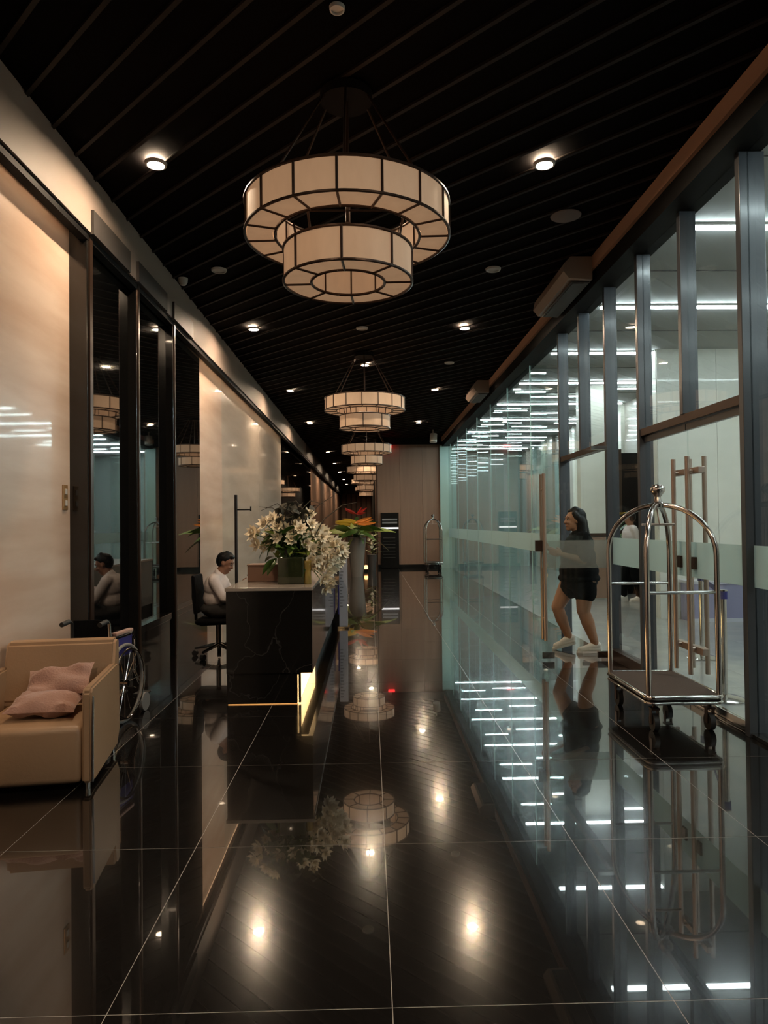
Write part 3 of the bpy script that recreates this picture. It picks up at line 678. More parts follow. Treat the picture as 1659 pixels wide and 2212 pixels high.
for k, pts in enumerate([[(640, 1200), (630, 1110), (600, 1085), (565, 1100)], [(650, 1200), (660, 1120), (690, 1088), (720, 1070)], [(640, 1200), (645, 1105), (670, 1080), (700, 1088)],
                         [(630, 1200), (610, 1120), (590, 1095), (560, 1092)], [(660, 1190), (700, 1120), (740, 1090), (770, 1085)], [(650, 1190), (655, 1100), (640, 1080), (620, 1085)]]):
    MB().tube([at(px, py, 6.35) for px, py in pts], [0.006, 0.005, 0.004, 0.002], n=6).build('twig', M_TWIG, fa, True)
mz = leafmesh(0.10, 0.03, -0.2, mat('dusty dark foliage', (0.05, 0.045, 0.03), 0.7))
for k in range(26):
    p = at(random.uniform(600, 680), random.uniform(1088, 1118), 6.36 + random.uniform(-.06, .06))
    o = link('leaf', mz, fa, loc=p); o.rotation_euler = (random.uniform(-1, 1), random.uniform(-1, 1), random.uniform(0, 6.28))
# ------------------------------------------------------------------ tall planter with heliconias
pf = thing('tall_planter', 'tall tapered grey planter with orange and red tropical flowers', 'planter', (-0.37, 20.0, 0))
MB().lathe([(0.001, 0), (0.16, 0), (0.19, 0.25), (0.25, 0.95), (0.265, 1.10), (0.25, 1.12), (0.001, 1.08)], n=28).build('pot', M_PLANTER, pf, True)
lg = leafmesh(0.95, 0.11, -0.45, M_LEAF2); lg2 = leafmesh(0.75, 0.10, -0.3, M_LEAF); br_o = leafmesh(0.50, 0.09, 0.15, M_ORANGE, 'flower'); br_y = leafmesh(0.48, 0.10, 0.1, M_YELLOW, 'flower'); br_r = leafmesh(0.42, 0.08, 0.3, M_RED, 'flower')
for k in range(22):
    o = link('leaf', lg if k % 2 else lg2, pf, loc=(random.uniform(-.1, .1), random.uniform(-.1, .1), 1.12 + random.uniform(0, .25)))
    o.rotation_euler = (random.uniform(-1.0, 1.0), random.uniform(-.55, .1), 2 * PI * k / 22 + random.uniform(-.2, .2))
for k in range(8):
    o = link('flower', (br_o, br_y)[k % 2], pf, loc=(random.uniform(-.1, .1) , -0.30, 1.46 + random.uniform(-.02, .1))); o.rotation_euler = (1.25, -0.05 - .1 * (k % 3), [0.1, PI - .1, -.1, PI + .1, .1, PI, -.1, PI][k]); o.scale = (1.05, .55, .8)
for k in range(7):
    o = link('flower', br_r, pf, loc=(0.0, -0.1, 1.78)); o.rotation_euler = (1.2, random.uniform(-.5, 0.1), (0, PI)[k % 2] + random.uniform(-.6, .6)); o.scale = (.8, .5, 1)
for k in range(4): MB().tube([(0.04 * k - .06, 0, 1.05), (0.04 * k - .06, 0.0, 1.4), (0.02 * k - .03, 0, 1.7)], 0.012, n=6).build('stem', M_LEAF, pf, True)
# small dim things by the far wall
t = thing('potted_plant', 'small pale potted plant beside the black directory board', 'plant', (0.07, 22.6, 0))
MB().lathe([(0.001, 0), (0.12, 0), (0.16, 0.5), (0.001, 0.5)], n=20).build('pot', M_GREYP, t, True)
lp = leafmesh(0.35, 0.05, -0.2, M_LEAF2)
for k in range(18):
    o = link('leaf', lp, t, loc=(0, 0, 0.5 + 0.035 * k)); o.rotation_euler = (0, -0.5, k * 2.4)
for k in range(4):
    o = link('flower', fm[k], t, loc=(random.uniform(-.15, .1), -.1, 0.75 + 0.12 * k)); o.rotation_euler = (1.3, 0, 0)
t = thing('candle_lantern', 'small glowing amber lantern on the floor by the far planter', 'lantern', (-0.12, 21.6, 0))
MB().box(-0.06, 0.06, -0.06, 0.06, 0, 0.10).build('stand', M_BLACKG, t)
MB().lathe([(0.001, 0.10), (0.05, 0.10), (0.06, 0.16), (0.04, 0.22), (0.001, 0.22)], n=16).build('lamp_glass', M_AMBERL, t, True)
# directory board
t = thing('directory_board', 'tall black directory board with lit white line on the tan wall', 'sign', (0, 23.42, 0))
xa, xb = (822 - VPX) / F_PX * 23.4, (861 - VPX) / F_PX * 23.4
MB().box(xa, xb, -0.04, 0.06, 0.02, 1.86, 0.004).build('board', M_BLACKG, t)
MB().box(xa + 0.01, xb - 0.01, -0.055, -0.042, 1.32, 1.37).build('lit_line', M_GLOWW, t)
for z in (1.50, 1.60): MB().box(xa + 0.05, xb - 0.05, -0.046, -0.042, z, z + 0.06).build('header_text', M_TEXT, t)
tx = MB()
for k in range(7): tx.box(xa + 0.07, xb - 0.12, -0.045, -0.042, 0.35 + 0.11 * k, 0.365 + 0.11 * k)
tx.build('printed_lines', M_GREYP, t)['kind'] = 'stuff'
t = thing('emergency_light', 'small red emergency light high on the end wall', 'light', (0.62, 23.36, 4.08))
MB().box(-0.22, 0.06, -0.05, 0.04, 0.02, 0.12, 0.01).build('housing', M_WHITE, t)
MB().box(-0.05, 0.16, -0.06, 0.04, -0.05, 0.018, 0.005).build('lens', M_REDL, t)
# ================================================================== black pole stand
t = thing('coat_stand', 'thin black pole stand with short side arm behind the seated man', 'stand', (-1.72, 9.05, 0))
MB().lathe([(0.001, 0), (0.15, 0), (0.15, 0.012), (0.02, 0.03), (0.001, 0.03)], n=28).build('base', M_BLACKG, t, True)
MB().cyl((0, 0, 0.03), (0, 0, 1.89), 0.02, n=12).build('pole', mat('brown black metal', (0.02, 0.014, 0.012), 0.4), t, True)
MB().cyl((0, 0, 1.70), (0.19, 0, 1.70), 0.010, n=8).build('arm', M_BLACKG, t, True)
MB().cyl((0.19, 0, 1.68), (0.19, 0, 1.74), 0.010, n=8).build('hook', M_BLACKG, t, True)
# ================================================================== LUGGAGE CARTS
def cart():
    t = thing('luggage_cart', 'large brass birdcage luggage cart with brown carpet deck by the glass doors', 'luggage cart', (2.22, 5.335, 0), group='birdcage luggage carts')
    hx, hy = 0.27, 0.425
    MB().box(-hx + 0.012, hx - 0.012, -hy + 0.012, hy - 0.012, 0.205, 0.262, 0.006).build('deck', M_CARPET, t)
    rim = [(sx * hx, sy * hy, 0.245) for sx, sy in ((-1, -1), (1, -1), (1, 1), (-1, 1))]
    def rrect(z, ox, oy, rc=0.05):
        P = []
        for cx_, cy_, a0 in ((ox - rc, oy - rc, 0), (-ox + rc, oy - rc, PI / 2), (-ox + rc, -oy + rc, PI), (ox - rc, -oy + rc, 1.5 * PI)):
            for k in range(5):
                a = a0 + PI / 2 * k / 4; P.append((cx_ + rc * math.cos(a), cy_ + rc * math.sin(a), z))
        return P
    MB().tube(rrect(0.248, hx, hy), 0.016, n=10, closed=True).build('upper_bumper', M_CHROME, t, True)
    MB().tube(rrect(0.208, hx, hy), 0.012, n=10, closed=True).build('lower_bumper', M_CHROME, t, True)
    px_, py_ = hx - 0.018, hy - 0.03
    for sx in (-1, 1):
        for sy in (-1, 1):
            P = [(sx * px_, sy * py_, 0.255), (sx * px_, sy * py_, 0.7), (sx * px_, sy * py_, 1.25)]
            for k in range(1, 11):
                a = PI / 2 * k / 10
                P.append((sx * px_ * math.cos(a), sy * py_ * math.cos(a), 1.25 + 0.37 * math.sin(a)))
            MB().tube(P, 0.0195, n=12).build('arch_tube', M_BRASS, t, True)
            w_ = thing_child('caster', t)
            MB().cyl((sx * (hx - .07) - 0.018, sy * (hy - .07), 0.06), (sx * (hx - .07) + 0.018, sy * (hy - .07), 0.06), 0.06, n=24).build('wheel', M_RUBBER, w_, True)
            f = MB(); f.box(sx * (hx - .07) - 0.028, sx * (hx - .07) - 0.022, sy * (hy - .07) - 0.02, sy * (hy - .07) + 0.02, 0.05, 0.15)
            f.box(sx * (hx - .07) + 0.022, sx * (hx - .07) + 0.028, sy * (hy - .07) - 0.02, sy * (hy - .07) + 0.02, 0.05, 0.15)
            f.box(sx * (hx - .07) - 0.03, sx * (hx - .07) + 0.03, sy * (hy - .07) - 0.03, sy * (hy - .07) + 0.03, 0.15, 0.165)
            f.cyl((sx * (hx - .07), sy * (hy - .07), 0.16), (sx * (hx - .07), sy * (hy - .07), 0.206), 0.014, n=8)
            f.build('fork', M_BROWNM, w_)
    for sy in (-1, 1):
        MB().cyl((-px_, sy * py_, 0.985), (px_, sy * py_, 0.985), 0.012, n=10).build('crossbar', M_CHROME, t, True)
    MB().cyl((-px_ * 0.5, 0, 1.47), (px_ * 0.5, 0, 1.47), 0.009, n=8).build('hanger_bar', M_COPPER, t, True)
    MB().cyl((0, -0.03, 1.47), (0, 0.03, 1.62), 0.006, n=8).build('hanger_stem', M_COPPER, t, True)
    MB().lathe([(0.001, 1.60), (0.06, 1.602), (0.066, 1.625), (0.03, 1.645), (0.022, 1.68), (0.035, 1.70), (0.055, 1.725), (0.055, 1.75), (0.035, 1.775), (0.001, 1.782)], n=24).build('finial', M_BRASS, t, True)
    return t
def thing_child(name, parent):
    o = bpy.data.objects.new(name, None); COL.objects.link(o); o.parent = parent; o.empty_display_size = 0.05; return o
ca = cart()
dup(ca, (2.02, 22.3, 0), 0, 'distant brass birdcage luggage cart standing before the tan wall')
# ================================================================== ARMCHAIR
ac = thing('armchair', 'beige leather armchair with chrome edged arms at the left wall', 'armchair', (-2.005, 4.36, 0), 0.0)
RZ = 0.14
ac.rotation_euler = (0, 0, RZ)
# local: front is -Y
HW = 0.36
def softbox(x0, x1, y0, y1, z0, z1, bev, name, m, par, puff=0.0):
    o = MB().box(x0, x1, y0, y1, z0, z1, bev).build(name, m, par, True); return o
softbox(-HW + 0.055, HW - 0.055, -0.375, 0.25, 0.035, 0.365, 0.04, 'seat', M_LEATHER, ac)
b = MB().prism([(0.20, 0.38), (0.33, 0.10), (0.40, 0.10), (0.42, 0.74), (0.36, 0.76), (0.30, 0.74)], 'x', -HW + 0.03, HW - 0.01)
bmesh.ops.bevel(b.bm, geom=list(b.bm.edges), offset=0.018, segments=2, affect='EDGES'); b.build('backrest', M_LEATHER, ac, True)
for s in (-1, 1):
    x0, x1 = (HW - 0.052, HW) if s > 0 else (-HW, -HW + 0.052)
    # slanted slab arm: taller at the back, lower rear corner cut upward
    b = MB().prism([(-0.385, 0.045), (-0.375, 0.555), (-0.35, 0.58), (0.32, 0.595), (0.37, 0.57), (0.38, 0.14), (0.30, 0.05), (-0.30, 0.03)], 'x', x0, x1)
    bmesh.ops.bevel(b.bm, geom=list(b.bm.edges), offset=0.012, segments=2, affect='EDGES'); b.build('armrest', M_LEATHER, ac, True)
    xx = x1 + 0.004 if s > 0 else x0 - 0.004
    MB().tube([(xx, -0.375, 0.05), (xx, -0.37, 0.30), (xx, -0.36, 0.53)], 0.007, n=8).build('chrome_edge', M_CHROME, ac, True)
    MB().cyl((s * (HW - 0.03), -0.34, 0.0), (s * (HW - 0.03), -0.34, 0.07), 0.014, 0.018, n=12).build('leg', M_CHROME, ac, True)
    MB().cyl((s * (HW - 0.03), 0.30, 0.0), (s * (HW - 0.03), 0.30, 0.07), 0.014, 0.018, n=12).build('leg', M_CHROME, ac, True)
def cushion(name, lab, loc, rot, size, seed):
    b = MB(); n = 14; sx, sy, th = size; rd = random.Random(seed); ph = rd.uniform(0, 6)
    top, bot = {}, {}
    for i in range(n + 1):
        for j in range(n + 1):
            u_, v_ = i / n * 2 - 1, j / n * 2 - 1
            f = max(0.0, (1 - u_ ** 4) * (1 - v_ ** 4)) ** 0.6
            pinch = 1 - 0.08 * (1 - abs(v_)) * abs(u_) - 0.0
            wv = 0.012 * math.sin(5 * u_ + ph) * math.cos(4 * v_ + ph) + 0.016 * math.sin(9 * u_ * v_ + ph)
            x, y = sx * u_ * (1 - 0.07 * (1 - v_ * v_)), sy * v_ * (1 - 0.07 * (1 - u_ * u_))
            top[i, j] = b.bm.verts.new((x, y, th * f + wv * f)); bot[i, j] = b.bm.verts.new((x, y, -th * f * .8 + wv * f)) if 0 < i < n and 0 < j < n else top[i, j]
    for i in range(n):
        for j in range(n):
            b.bm.faces.new((top[i, j], top[i + 1, j], top[i + 1, j + 1], top[i, j + 1]))
            q = [bot[i, j + 1], bot[i + 1, j + 1], bot[i + 1, j], bot[i, j]]
            try: b.bm.faces.new(q)
            except ValueError: pass
    o = b.build(name, M_CUSHION, None, True); o.location = loc; o.rotation_euler = rot
    o['label'] = lab; o['category'] = 'cushion'; o['group'] = 'cushions on the armchair'
cushion('cushion', 'dusty pink cushion lying flat on the armchair seat, lower of two', (-1.97, 4.29, 0.432), (0.12, 0.02, 0.14), (0.20, 0.15, 0.058), 1)
cushion('cushion', 'dusty pink cushion leaning on the armchair back, upper of two', (-1.97, 4.47, 0.525), (0.62, -0.12, 0.12), (0.20, 0.13, 0.045), 5)
# dark side table at the frame edge
t = thing('side_table', 'round dark side table at the left frame edge before the armchair', 'side table', (-2.06, 3.50, 0))
MB().lathe([(0.001, 0.38), (0.165, 0.38), (0.17, 0.39), (0.165, 0.40), (0.001, 0.40)], n=32).build('table_top', M_BLACKG, t, True)
MB().lathe([(0.001, 0), (0.155, 0), (0.155, 0.375), (0.001, 0.375)], n=32).build('drum_base', M_GREYP, t, True)
# ================================================================== WHEELCHAIR
wc = thing('wheelchair', 'folded chrome wheelchair with blue trim parked behind the armchair', 'wheelchair', (-2.06, 5.42, 0), -0.12)
# faces +Y (away); local frame
for s in (-1, 1):
    x = s * 0.17
    w_ = thing_child('wheel', wc)
    ring = [(x, 0.29 * math.cos(2 * PI * k / 40) + 0.02, 0.30 + 0.29 * math.sin(2 * PI * k / 40)) for k in range(40)]
    MB().tube(ring, 0.013, n=8, closed=True).build('tyre', M_TIRE, w_, True)
    MB().tube([(x + s * 0.035, (p[1] - 0.02) * 0.9 + 0.02, (p[2] - .30) * 0.9 + .30) for p in ring], 0.008, n=8, closed=True).build('hand_rim', M_CHROME, w_, True)
    sp = MB()
    for k in range(16):
        a = 2 * PI * k / 16; sp.cyl((x, 0.02, 0.30), (x, 0.02 + 0.28 * math.cos(a), 0.30 + 0.28 * math.sin(a)), 0.0025, n=5)
    sp.cyl((x - 0.03, 0.02, 0.30), (x + 0.03, 0.02, 0.30), 0.022, n=12); sp.build('spokes', M_CHROME, w_)
    MB().tube([(x * .85, -0.16, 0.30), (x * .85, -0.14, 0.55), (x * .85, -0.17, 0.78), (x * .85, -0.20, 0.80), (x * .85, -0.27, 0.80)], 0.011, n=8).build('back_tube', M_RUBBER if s < 0 else M_CHROME, wc, True)
    MB().cyl((x * .85, -0.21, 0.80), (x * .85, -0.31, 0.79), 0.018, n=12).build('push_grip', M_RUBBER, wc, True)
    MB().tube([(x * .85, -0.13, 0.66), (x * .85, 0.18, 0.66), (x * .85, 0.24, 0.60), (x * .85, 0.24, 0.35), (x * .85, 0.40, 0.12)], 0.010, n=8).build('arm_frame', M_CHROME, wc, True)
    MB().box(x * .85 - 0.022, x * .85 + 0.022, -0.10, 0.18, 0.672, 0.70, 0.008).build('arm_pad', M_CUSHION if s > 0 else M_RUBBER, wc, True)
    MB().cyl((x - 0.015, 0.36, 0.075), (x + 0.015, 0.36, 0.075), 0.073, n=20).build('front_caster', M_TIRE, wc, True)
    MB().box(x * .8 - 0.006, x * .8 + 0.006, -0.10, 0.20, 0.50, 0.64).build('side_guard', M_BLUE if s > 0 else M_RUBBER, wc)
    MB().box(x * .6 - 0.05, x * .6 + 0.05, 0.40, 0.53, 0.11, 0.125, 0.004).build('footplate', M_RUBBER, wc)
MB().prism([(-0.14, 0.50), (0, 0.44), (0.14, 0.50), (0.14, 0.51), (0, 0.455), (-0.14, 0.51)], 'y', -0.12, 0.24).build('seat', M_BLACKC, wc)
MB().prism([(-0.14, -0.15), (0, -0.11), (0.14, -0.15), (0.14, -0.16), (0, -0.125), (-0.14, -0.16)], 'z', 0.50, 0.80).build('backrest', M_BLACKC, wc)
for a_, b_ in (((-0.14, 0.0, 0.18), (0.14, 0.0, 0.49)), ((0.14, 0.05, 0.18), (-0.14, 0.05, 0.49))):
    MB().cyl(a_, b_, 0.009, n=8).build('cross_brace', M_CHROME, wc, True)
# ================================================================== PEOPLE
def hand(prims, wrist, dirv, palm_n, curl=0.5, s=1.0, side=1):
    """palm and five fingers; dirv = pointing direction, palm_n = normal the fingers curl towards"""
    W = Vector(wrist); d = Vector(dirv).normalized(); n = Vector(palm_n); n = (n - d * n.dot(d)).normalized(); l = d.cross(n) * side
    prims.append(('c', W, W + d * 0.045 * s, 0.022 * s, 0.026 * s))
    for k, (o_, L_) in enumerate(((-0.030, 0.068), (-0.010, 0.078), (0.010, 0.074), (0.029, 0.058))):
        b0 = W + d * 0.045 * s + l * o_ * s; b1 = W + d * 0.085 * s + l * o_ * 1.05 * s
        prims.append(('c', b0, b1, 0.013 * s, 0.011 * s))
        d1 = (d * math.cos(curl) + n * math.sin(curl)); b2 = b1 + d1 * L_ * 0.5 * s
        d2 = (d * math.cos(curl * 2) + n * math.sin(curl * 2)); b3 = b2 + d2 * L_ * 0.5 * s
        prims.append(('c', b1, b2, 0.0105 * s, 0.0095 * s)); prims.append(('c', b2, b3, 0.0095 * s, 0.008 * s))
    t0 = W + d * 0.02 * s - l * 0.025 * s; t1 = t0 + (d * 0.6 - l * 0.7 + n * 0.3).normalized() * 0.04 * s; t2 = t1 + (d * 0.9 - l * 0.15 + n * 0.4).normalized() * 0.032 * s
    prims.append(('c', t0, t1, 0.014 * s, 0.012 * s)); prims.append(('c', t1, t2, 0.0115 * s, 0.009 * s))
def head(prims, c, f, r=1.0, tilt=0.0):
    """c = head centre, f = horizontal facing unit vector (x,y); tilt>0 looks down"""
    c = Vector(c); f = Vector((f[0], f[1], 0)).normalized(); up = Vector((0, 0, 1))
    fw = f * math.cos(tilt) - up * math.sin(tilt); u = up * math.cos(tilt) + f * math.sin(tilt); l = u.cross(fw)
    P = lambda a, b, cc: c + fw * a * r + l * b * r + u * cc * r
    az = math.atan2(f.y, f.x)
    prims.append(('e', P(-0.012, 0, 0.022), (0.094 * r, 0.074 * r, 0.092 * r), (0, tilt, az)))
    prims.append(('e', P(0.020, 0, -0.045), (0.066 * r, 0.056 * r, 0.070 * r), (0, tilt, az)))
    prims.append(('c', P(0.062, 0, -0.095), P(0.068, 0, -0.09), 0.022 * r, 0.02 * r))     # chin
    prims.append(('c', P(0.082, 0, 0.018), P(0.100, 0, -0.025), 0.008 * r, 0.0145 * r))   # nose
    prims.append(('c', P(0.080, -0.018, -0.060), P(0.080, 0.018, -0.060), 0.010 * r, 0.010 * r))  # lips
    prims.append(('c', P(0.078, -0.04, 0.030), P(0.078, 0.04, 0.030), 0.010 * r, 0.010 * r))  # brow
    prims.append(('e', P(0.070, 0.030, -0.025), (0.022 * r, 0.022 * r, 0.02 * r))); prims.append(('e', P(0.070, -0.030, -0.025), (0.022 * r, 0.022 * r, 0.02 * r)))
    for s in (-1, 1): prims.append(('e', P(-0.005, s * 0.076, -0.008), (0.018 * r, 0.009 * r, 0.030 * r), (0, 0, az)))
    return P
def face_bits(P, par, r=1.0):
    for s in (-1, 1):
        MB().sph(P(0.077, s * 0.030, 0.008), 0.0100 * r, n=10).build('eye', mat('eye white', (0.30, 0.25, 0.22), 0.4), par, True)
        MB().sph(P(0.083, s * 0.030, 0.008), 0.0065 * r, n=8).build('iris', M_HAIR, par, True)
        MB().tube([P(0.083, s * 0.016, 0.034), P(0.085, s * 0.032, 0.040), P(0.074, s * 0.048, 0.034)], 0.0035 * r, n=6).build('eyebrow', M_HAIR, par, True)
    MB().tube([P(0.086, -0.018, -0.060), P(0.092, 0, -0.058), P(0.086, 0.018, -0.060)], 0.005 * r, n=6).build('lips', mat('lips', (0.30, 0.08, 0.06), 0.5), par, True)
# --- woman walking left (towards -X)
wo = thing('person', 'woman with long black hair in oversized black top and white sneakers walking through the doorway', 'person')
WY = 8.05
B = []
P = head(B, (2.365, WY, 1.515), (-1, -0.12), 1.08, 0.0)
B += [('c', (2.40, WY, 1.44), (2.425, WY, 1.33), 0.058, 0.066),
      ('e', (2.42, WY, 1.20), (0.135, 0.19, 0.16)), ('e', (2.40, WY, 1.02), (0.15, 0.18, 0.18)), ('e', (2.42, WY, 0.87), (0.17, 0.19, 0.14)),
      ('c', (2.42, WY - 0.17, 1.30), (2.42, WY + 0.17, 1.30), 0.065, 0.065)]
# near arm (her left, towards the camera) : elbow bent, forearm forward
B += [('c', (2.42, WY - 0.20, 1.28), (2.40, WY - 0.235, 1.06), 0.058, 0.046), ('c', (2.40, WY - 0.235, 1.06), (2.17, WY - 0.21, 1.13), 0.045, 0.028)]
hand(B, (2.165, WY - 0.21, 1.131), (-1, 0.1, 0.25), (0, 1, 0.1), 0.45, 1.0, 1)
B += [('c', (2.42, WY + 0.20, 1.28), (2.37, WY + 0.24, 1.08), 0.058, 0.046), ('c', (2.37, WY + 0.24, 1.08), (2.13, WY + 0.20, 1.18), 0.045, 0.028)]
hand(B, (2.125, WY + 0.20, 1.183), (-1, -0.1, 0.25), (0, -1, 0.1), 0.45, 1.0, -1)
# legs: far leg forward, near leg behind
FY, NY = WY + 0.13, WY - 0.10
B += [('c', (2.36, FY, 0.82), (2.195, FY, 0.50), 0.115, 0.072), ('c', (2.195, FY, 0.50), (2.245, FY, 0.35), 0.068, 0.070), ('c', (2.245, FY, 0.35), (2.335, FY, 0.12), 0.068, 0.040),
      ('c', (2.335, FY, 0.11), (2.22, FY, 0.06), 0.038, 0.030)]
B += [('c', (2.46, NY, 0.82), (2.43, NY, 0.48), 0.120, 0.076), ('c', (2.43, NY, 0.48), (2.485, NY, 0.33), 0.070, 0.074), ('c', (2.485, NY, 0.33), (2.565, NY, 0.09), 0.070, 0.041),
      ('c', (2.565, NY, 0.085), (2.43, NY, 0.045), 0.038, 0.030)]
blob('body', B, M_SKIN, 0.0085, wo)
face_bits(P, wo, 1.08)
# hair: cap plus long fall down the back
H = [('e', P(-0.040, 0, 0.036), (0.108, 0.098, 0.108)), ('e', P(-0.075, 0, -0.05), (0.085, 0.098, 0.13)),
     ('c', P(-0.075, 0, -0.08), P(-0.12, 0, -0.30), 0.092, 0.085), ('c', P(-0.12, 0, -0.30), P(-0.15, 0, -0.42), 0.082, 0.05),
     ('c', P(-0.05, -0.07, 0.0), P(-0.075, -0.085, -0.30), 0.050, 0.045), ('c', P(-0.05, 0.07, 0.0), P(-0.075, 0.085, -0.30), 0.050, 0.045),
     ('c', P(0.02, -0.065, 0.075), P(-0.05, -0.085, -0.02), 0.028, 0.04), ('c', P(0.02, 0.065, 0.075), P(-0.05, 0.085, -0.02), 0.028, 0.04), ('c', P(0.045, 0, 0.098), P(-0.02, 0, 0.115), 0.022, 0.04)]
blob('hair', H, M_HAIR, 0.010, wo)
S = [('e', (2.425, WY, 1.24), (0.165, 0.225, 0.13)), ('c', (2.43, WY - 0.175, 1.305), (2.43, WY + 0.175, 1.305), 0.082, 0.082), ('c', (2.415, WY, 1.36), (2.42, WY, 1.30), 0.078, 0.10),
     ('e', (2.41, WY, 1.08), (0.20, 0.235, 0.20)), ('e', (2.415, WY, 0.93), (0.225, 0.24, 0.17)), ('e', (2.415, WY, 0.845), (0.242, 0.245, 0.075)),
     ('c', (2.425, WY - 0.20, 1.28), (2.41, WY - 0.245, 1.11), 0.078, 0.075), ('c', (2.425, WY + 0.20, 1.28), (2.39, WY + 0.245, 1.12), 0.078, 0.075)]
blob('top', S, M_BLACKC, 0.012, wo)
blob('skirt', [('e', (2.42, WY, 0.80), (0.205, 0.215, 0.10)), ('c', (2.44, WY - 0.09, 0.78), (2.455, WY - 0.09, 0.69), 0.145, 0.135), ('c', (2.38, WY + 0.11, 0.80), (2.34, WY + 0.11, 0.72), 0.135, 0.128)], M_BLACKC, 0.012, wo)
def shoe(par, toe, heel, z0t, z0h, m=M_SHOE):
    a, h = Vector((toe[0], toe[1], z0t)), Vector((heel[0], heel[1], z0h)); d = h - a
    Q = lambda t, z: a + d * t + Vector((0, 0, z))
    b = [('c', Q(0.15, 0.038), Q(0.45, 0.045), 0.034, 0.040), ('c', Q(0.45, 0.045), Q(0.86, 0.045), 0.042, 0.040), ('c', Q(0.66, 0.07), Q(0.84, 0.085), 0.042, 0.042), ('c', Q(0.40, 0.055), Q(0.66, 0.08), 0.036, 0.042)]
    s = blob('shoe', b, m, 0.007, par, 3)
    so_ = MB(); n = 12; top = []; 
    pf_ = [(0.0, 0.012), (0.05, 0.028), (0.2, 0.042), (0.45, 0.042), (0.7, 0.038), (0.92, 0.036), (1.0, 0.02)]
    side = Vector((-d.y, d.x, 0)).normalized()
    loop = [Q(t_, 0.0) + side * w__ for t_, w__ in pf_] + [Q(t_, 0.0) - side * w__ for t_, w__ in reversed(pf_)]
    A = [so_.bm.verts.new(p + Vector((0, 0, 0.001))) for p in loop]; Bv = [so_.bm.verts.new(p + Vector((0, 0, 0.026))) for p in loop]
    so_.bm.faces.new(A); so_.bm.faces.new(Bv)
    for k in range(len(A)): so_.bm.faces.new((A[k], A[(k + 1) % len(A)], Bv[(k + 1) % len(A)], Bv[k]))
    so_.build('sole', M_SOLE, s)
shoe(wo, (2.13, FY), (2.40, FY), 0.0, 0.065); shoe(wo, (2.345, NY), (2.635, NY), 0.0, 0.0)
# --- seated man facing +X
mn = thing('person', 'man in white shirt seated on black office chair behind the desk looking down', 'person', (0.035, 0, 0))
MY = 8.10
B = []
P = head(B, (-1.70, MY, 1.070), (1, -0.1), 1.0, 0.45)
B += [('c', (-1.725, MY, 1.01), (-1.78, MY, 0.92), 0.054, 0.062), ('e', (-1.80, MY, 0.80), (0.12, 0.18, 0.15), (0, 0.15, 0)), ('e', (-1.82, MY, 0.65), (0.13, 0.165, 0.15)), ('e', (-1.82, MY, 0.54), (0.15, 0.18, 0.10)),
      ('c', (-1.79, MY - 0.16, 0.885), (-1.79, MY + 0.16, 0.885), 0.055, 0.055)]
for s in (-1, 1):
    B += [('c', (-1.79, MY + s * 0.19, 0.87), (-1.68, MY + s * 0.22, 0.68), 0.050, 0.040), ('c', (-1.68, MY + s * 0.22, 0.68), (-1.50, MY + s * 0.07, 0.80), 0.038, 0.027)]
    hand(B, (-1.50, MY + s * 0.07, 0.80), (0.8, -s * 0.15, 0.45), (0, -s, 0.2), 0.7, 1.0, s)
    B += [('c', (-1.80, MY + s * 0.10, 0.53), (-1.40, MY + s * 0.13, 0.53), 0.085, 0.060), ('c', (-1.40, MY + s * 0.13, 0.53), (-1.47, MY + s * 0.13, 0.09), 0.056, 0.036), ('c', (-1.47, MY + s * 0.13, 0.07), (-1.37, MY + s * 0.13, 0.04), 0.034, 0.028)]
blob('body', B, M_SKIN2, 0.009, mn)
face_bits(P, mn)
blob('hair', [('e', P(-0.026, 0, 0.036), (0.096, 0.080, 0.086)), ('e', P(-0.052, 0, 0.0), (0.062, 0.078, 0.082)), ('c', P(0.045, -0.030, 0.092), P(0.045, 0.034, 0.088), 0.022, 0.026), ('c', P(0.02, 0.02, 0.115), P(-0.03, -0.02, 0.12), 0.018, 0.02)], M_HAIR, 0.009, mn)
S = [('e', (-1.80, MY, 0.80), (0.145, 0.205, 0.16), (0, 0.15, 0)), ('e', (-1.805, MY, 0.67), (0.15, 0.19, 0.15)), ('c', (-1.79, MY - 0.16, 0.885), (-1.79, MY + 0.16, 0.885), 0.070, 0.070),
     ('c', (-1.77, MY, 0.945), (-1.785, MY, 0.90), 0.068, 0.085)]
for s in (-1, 1): S += [('c', (-1.79, MY + s * 0.19, 0.87), (-1.68, MY + s * 0.22, 0.685), 0.064, 0.055), ('c', (-1.68, MY + s * 0.22, 0.685), (-1.55, MY + s * 0.11, 0.765), 0.053, 0.042)]
blob('shirt', S, M_WHITEC, 0.011, mn)
T = [('e', (-1.82, MY, 0.545), (0.165, 0.195, 0.095))]
for s in (-1, 1): T += [('c', (-1.80, MY + s * 0.10, 0.54), (-1.40, MY + s * 0.13, 0.54), 0.098, 0.075), ('c', (-1.40, MY + s * 0.13, 0.54), (-1.47, MY + s * 0.13, 0.14), 0.072, 0.055)]
blob('trousers', T, M_DARKC, 0.012, mn)
for s in (-1, 1): shoe(mn, (-1.31, MY + s * 0.13), (-1.53, MY + s * 0.13), 0.0, 0.0, M_BLACKC)
# held phone
t = thing('phone', 'small dark phone held in both hands of the seated man', 'phone', (-1.37, MY, 0.868))
t.rotation_euler = (0, -0.6, 0)
MB().box(-0.004, 0.004, -0.035, 0.035, -0.055, 0.075, 0.003).build('body', M_BLACKG, t)
MB().box(-0.0055, -0.0045, -0.031, 0.031, -0.05, 0.07).build('screen', M_MIRROR, t)
